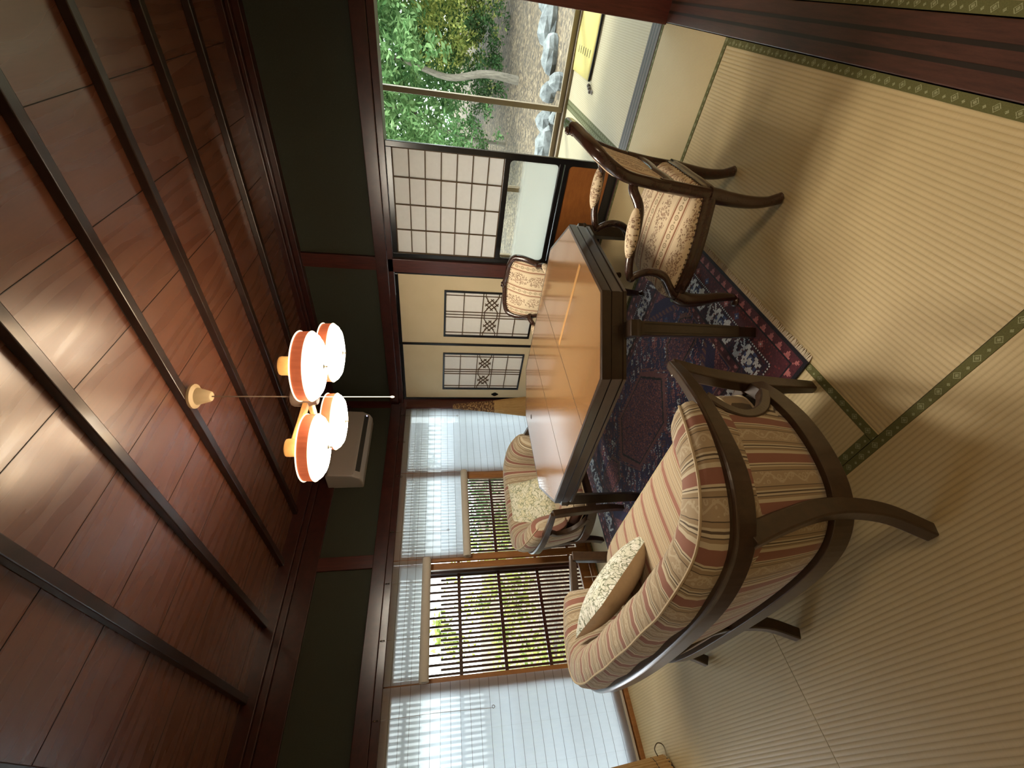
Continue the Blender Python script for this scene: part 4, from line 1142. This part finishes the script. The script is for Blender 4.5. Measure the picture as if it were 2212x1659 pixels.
# yellow runner in the sunroom
t = thing('floor_runner', 'yellow woven runner with a dark corded edge on the sunroom floor', 'runner', (3.46, 1.70, 0))
b = MB(); b.smooth = True; rows = []
for i in range(13):
    x = lerp(-.41, .60, i/12); rows.append([(x, lerp(-.36, .36, k/8), .012+.003*sin(i*1.1+k*.6)) for k in range(9)])
b.loft(rows, False); b.build('cloth', M['yel'], t, 0, None, 0, .008)
b = MB(); b.tube(bz([(.60,-.375,.014),(.2,-.372,.018),(-.2,-.378,.014),(-.41,-.37,.016)], 6), .011, 8); b.build('edge_cord', M['dcord'], t)
b = MB()
for k, (dx, dy) in enumerate(((-.44,-.39),(-.455,-.43),(-.475,-.47))): b.ell((dx, dy, .017), (.018,.022,.015), 10, 6)
for k in range(7): b.tube([(-.475,-.47,.018), (-.49+.006*k, -.52-.006*(k % 3), .008)], [.004,.002], 5)
b.build('tassel', plain('grey_brown_tassel', (.18,.15,.13), .9), t)
b = MB()
for k in range(6): b.box(-.25, -.19, -.22+k*.085, -.212+k*.085, .0165, .0185)
b.build('slit', M['groove'], t)
# white cord lying by the window
b = MB(); b.tube(bz([(-.03,-2.07,.12),(.02,-2.09,.04),(.07,-2.11,.008),(.13,-2.16,.006),(.19,-2.13,.006),(.16,-2.20,.006),(.24,-2.22,.006)], 6), .0045, 6)
tag(b.build('loose_cord', M['wht']), 'loose white cord trailing from the window sill to the floor beside the sofa', 'cord')

# ------------------------------------------------------------------ garden
b = MB(); b.smooth = True; n = 40; rows = []
def gz(x, y): return -.42+.0*x+(.07*max(0, y-5.2)**1.25 if y > 5.2 else 0)+.02*sin(x*2.1+y*1.3)
for j in range(n+1):
    y = lerp(2.26, 16, j/n); rows.append([(lerp(-14, 10, i/n), y, gz(lerp(-14, 10, i/n), y)) for i in range(n+1)])
b.loft(rows, False); struct(b.build('garden_ground', M['litter']), 'leaf-strewn garden ground')
b = MB(); b.quad((-16,-16,-.42),(-.36,-16,-.42),(-.36,2.3,-.42),(-16,2.3,-.42)); struct(b.build('garden_ground', M['litter']), 'garden ground outside the left windows')
rk = random.Random(11)
def rock(x, y, r, label):
    b = MB(); b.ell((0,0,0), (r[0]*1.15, r[1]*1.1, r[2]*1.1), 9, 6)
    b.sm = [False]*len(b.f); key = {}
    def jit(p):
        k = (round(p[0], 3), round(p[1], 3), round(p[2], 3))
        if k not in key: key[k] = tuple(c*rk.uniform(.78, 1.16) for c in p)
        return key[k]
    b.v = [jit(p) for p in b.v]
    o = b.build('garden_stone', M['rock'], None, .03); o.location = (x, y, gz(x, y)+r[2]*.55); o.rotation_euler = (0, 0, rk.uniform(0, 3)); tag(o, label, 'stone', 'stones edging the garden bed')
for x, y, r, l in ((1.72,4.15,(.30,.20,.17),'garden stone next to the shoji door edge, low in the view'), (2.05,4.55,(.22,.17,.16),'rounded garden stone left of the window mullion'), (2.42,4.75,(.17,.14,.15),'garden stone just behind the window mullion'),
                (2.62,4.35,(.15,.12,.12),'small pale garden stone right of the window mullion'), (2.88,5.0,(.26,.16,.14),'long garden stone in the middle of the large pane'), (3.22,5.35,(.30,.18,.16),'flat garden stone toward the right of the large pane'),
                (3.52,5.75,(.22,.15,.13),'garden stone beside the right window stile'), (2.2,4.1,(.13,.10,.09),'smallest garden stone in front of the left pane')):
    rock(x, y, r, l)

def bush(name, label, cat, base, blobs, leaf, n, size, seed, trunk=None, branches=0):
    rr_ = random.Random(seed); t = thing(name, label, cat, base)
    b = MB()
    tw = sum(q[3]*q[3] for q in blobs)
    for cx, cy, cz, r in blobs:
        m = int(n*r*r/tw)
        sub = [(rr_.gauss(0, .55)*r, rr_.gauss(0, .5)*r, rr_.gauss(0, .5)*r) for _ in range(max(3, m//45))]
        for _ in range(m):
            sx, sy, sz = rr_.choice(sub); s = size*rr_.uniform(.6, 1.3)
            c = V((cx+sx+rr_.gauss(0, .16)*r, cy+sy+rr_.gauss(0, .16)*r, cz+sz+rr_.gauss(0, .12)*r))
            a = V((rr_.gauss(0,1), rr_.gauss(0,1), rr_.gauss(-.3,.6))).normalized(); w = a.cross(V((rr_.gauss(0,.6), rr_.gauss(0,.6), 1))).normalized()
            b.quad(c-a*s, c-w*s*.42, c+a*s, c+w*s*.42)
    b.build('foliage', leaf, t)
    if trunk:
        k = MB(); k.tube([tuple(p) for p in bz(trunk[0], 5)], [lerp(trunk[1], trunk[1]*.4, i/((len(trunk[0])-1)*5)) for i in range((len(trunk[0])-1)*5+1)], 8, (1,0,0)); k.build('trunk', M['bark'], t)
    return t
bush('broadleaf_tree', 'tree with pale slanting trunk and bright leaves behind the large window pane', 'tree', (2.15, 7.4, gz(2.15,7.4)), [(.1,-.4,3.1,.75),(.9,-.2,3.5,.8),(-.5,0,3.4,.7),(.4,-.3,2.2,.5),(1.5,-.3,3.0,.6),(.2,0,4.3,.9)], M['lfA'], 9000, .075, 1, ([(0,0,-.1),(.05,-.05,.7),(-.1,0,1.5),(.1,.1,2.6),(0,0,3.8)], .085))
bush('broadleaf_tree', 'bright leafy tree filling the upper right of the large window pane', 'tree', (3.7, 8.2, gz(3.7,8.2)), [(0,0,3.0,.9),(-.6,0,3.7,.9),(.5,0,4.3,1.0),(-.3,-.4,2.1,.6),(.6,-.3,2.3,.7)], M['lfA'], 8500, .075, 2, ([(0,0,-.1),(.05,0,1.4),(-.05,.1,2.6),(0,0,3.8)], .07))
bush('leafy_tree', 'mid green tree seen through the narrow pane beside the shoji door', 'tree', (.75, 8.0, gz(.75,8.0)), [(0,0,1.7,.7),(.4,-.2,2.6,.8),(-.4,0,3.0,.8),(.5,0,3.8,.9),(-.5,0,4.2,.9)], M['lfA'], 8500, .07, 3, ([(0,0,-.1),(.1,0,1.2),(.5,0,2.4),(.4,0,3.6)], .05))
bush('leafy_shrub', 'yellow-green shrub above the leaf litter in the large pane', 'shrub', (3.0, 8.4, gz(3.0,8.4)), [(0,0,.9,.6),(.7,0,1.0,.6),(-.5,.1,1.3,.6),(.2,.2,1.8,.6)], M['lfC'], 6500, .045, 4)
bush('leafy_shrub', 'feathery mid green shrub behind the yellow-green one', 'shrub', (2.4, 9.6, gz(2.4,9.6)), [(0,0,1.2,.9),(1.2,0,1.5,.9),(-1.0,0,1.5,.9),(.5,.2,2.6,1.0),(2.0,0,2.4,1.0)], M['lfB'], 9500, .06, 5)
bush('leafy_shrub', 'low shrub under the trees in the narrow pane beside the shoji', 'shrub', (.6, 7.0, gz(.6,7.0)), [(0,0,.7,.5),(.5,0,1.1,.5),(-.5,0,.9,.5)], M['lfB'], 4200, .045, 6)
bush('leafy_shrub', 'dark evergreen shrub at the foot of the slanting trunk', 'shrub', (1.7, 8.2, gz(1.7,8.2)), [(0,0,.6,.5),(.7,0,.5,.45),(1.3,.2,.7,.5)], M['lfD'], 4000, .045, 7)
bush('hedge_backdrop', 'dense dark hedge at the back of the garden', 'hedge', (2.0, 11.5, gz(2.0,11.5)), [(-3.5,0,1.5,1.3),(-1.8,0,1.8,1.4),(0,0,1.6,1.4),(1.8,0,1.8,1.4),(3.4,0,2.0,1.4),(-2.6,.2,3.6,1.4),(-.8,.2,3.8,1.4),(1.0,.2,3.6,1.4),(2.8,.2,3.9,1.4),(-1.6,.4,5.6,1.4),(.2,.4,5.6,1.4),(2.0,.4,5.4,1.4)], M['lfB'], 20000, .15, 8)
bush('leafy_shrub', 'sunlit yellow-green shrub outside the sofa window lattice', 'shrub', (-3.2, -1.2, -.42), [(0,0,.9,.7),(0,.9,.8,.7),(.2,-1.0,.7,.7),(0,-.3,1.5,.5)], M['lfC'], 3000, .06, 9)
bush('leafy_shrub', 'green shrub outside the window behind the far armchair', 'shrub', (-3.4, 1.6, -.42), [(0,0,.9,.8),(0,-1.0,.8,.7),(.1,1.0,1.0,.8)], M['lfB'], 2600, .06, 10)

# ------------------------------------------------------------------ light
W = bpy.data.worlds.new('sky'); SC.world = W; W.use_nodes = True
nt = W.node_tree; bg = nt.nodes['Background']
sky = nt.nodes.new('ShaderNodeTexSky'); sky.sky_type = 'NISHITA'; sky.sun_disc = False; sky.sun_elevation = radians(48); sky.sun_rotation = radians(60)
mixn = nt.nodes.new('ShaderNodeMix'); mixn.data_type = 'RGBA'; mixn.inputs[0].default_value = .82
sc_ = nt.nodes.new('ShaderNodeVectorMath'); sc_.operation = 'SCALE'; sc_.inputs['Scale'].default_value = .10
nt.links.new(sky.outputs[0], sc_.inputs[0]); nt.links.new(sc_.outputs[0], mixn.inputs[6]); mixn.inputs[7].default_value = (.93,.96,1.0,1)
nt.links.new(mixn.outputs[2], bg.inputs[0]); bg.inputs[1].default_value = 7.2
def portal(loc, rot, sx, sy):
    l = bpy.data.lights.new('portal', 'AREA'); l.shape = 'RECTANGLE'; l.size = sx; l.size_y = sy; l.cycles.is_portal = True
    o = bpy.data.objects.new('daylight_portal', l); COL.objects.link(o); o.location = loc; o.rotation_euler = rot
portal((-.40, -1.9, .95), (0, radians(-90), 0), 2.0, 3.8)
portal((2.3, 2.25, 1.0), (radians(-90), 0, 0), 4.5, 2.2)
sl = bpy.data.lights.new('sun', 'SUN'); sl.energy = 2.4; sl.angle = radians(6); sl.color = (1,.95,.86)
so = bpy.data.objects.new('sun', sl); COL.objects.link(so); so.rotation_euler = (radians(-28), radians(22), 0)
# unseen lamp inferred in the next room, turned up as fill behind the sofa
pl = bpy.data.lights.new('next_room_lamp', 'POINT'); pl.energy = 36; pl.color = (1,.80,.55); pl.shadow_soft_size = .18
po = bpy.data.objects.new('next_room_lamp', pl); COL.objects.link(po); po.location = (4.9, -2.6, 2.1)

# ------------------------------------------------------------------ camera
yaw, tilt, roll, F = 0.77135859, 0.17493561, 0.00942752, 901.432
fw = V((-sin(yaw)*cos(tilt), cos(yaw)*cos(tilt), -sin(tilt)))
rt = fw.cross(V((0,0,1))).normalized(); up = rt.cross(fw)
r2 = rt*cos(roll)+up*sin(roll); u2 = -rt*sin(roll)+up*cos(roll)
cam = bpy.data.cameras.new('camera'); co = bpy.data.objects.new('camera', cam); COL.objects.link(co)
X, Yc, Z = -u2, r2, -fw      # the phone was held on its side: picture left is up
co.matrix_world = Matrix(((X.x,Yc.x,Z.x,3.622),(X.y,Yc.y,Z.y,-3.40),(X.z,Yc.z,Z.z,1.40),(0,0,0,1)))
cam.sensor_fit = 'HORIZONTAL'; cam.sensor_width = 36; cam.lens = F*36/2212; cam.clip_start = .02
SC.camera = co
SC.view_settings.view_transform = 'Standard'; SC.view_settings.look = 'None'; SC.view_settings.exposure = .52
SC.cycles.use_denoising = True; SC.cycles.max_bounces = 9; SC.cycles.diffuse_bounces = 4; SC.cycles.adaptive_threshold = .02; SC.cycles.glossy_bounces = 4; SC.cycles.transparent_max_bounces = 12
SC.cycles.sample_clamp_indirect = 6; SC.cycles.caustics_reflective = False; SC.cycles.caustics_refractive = False
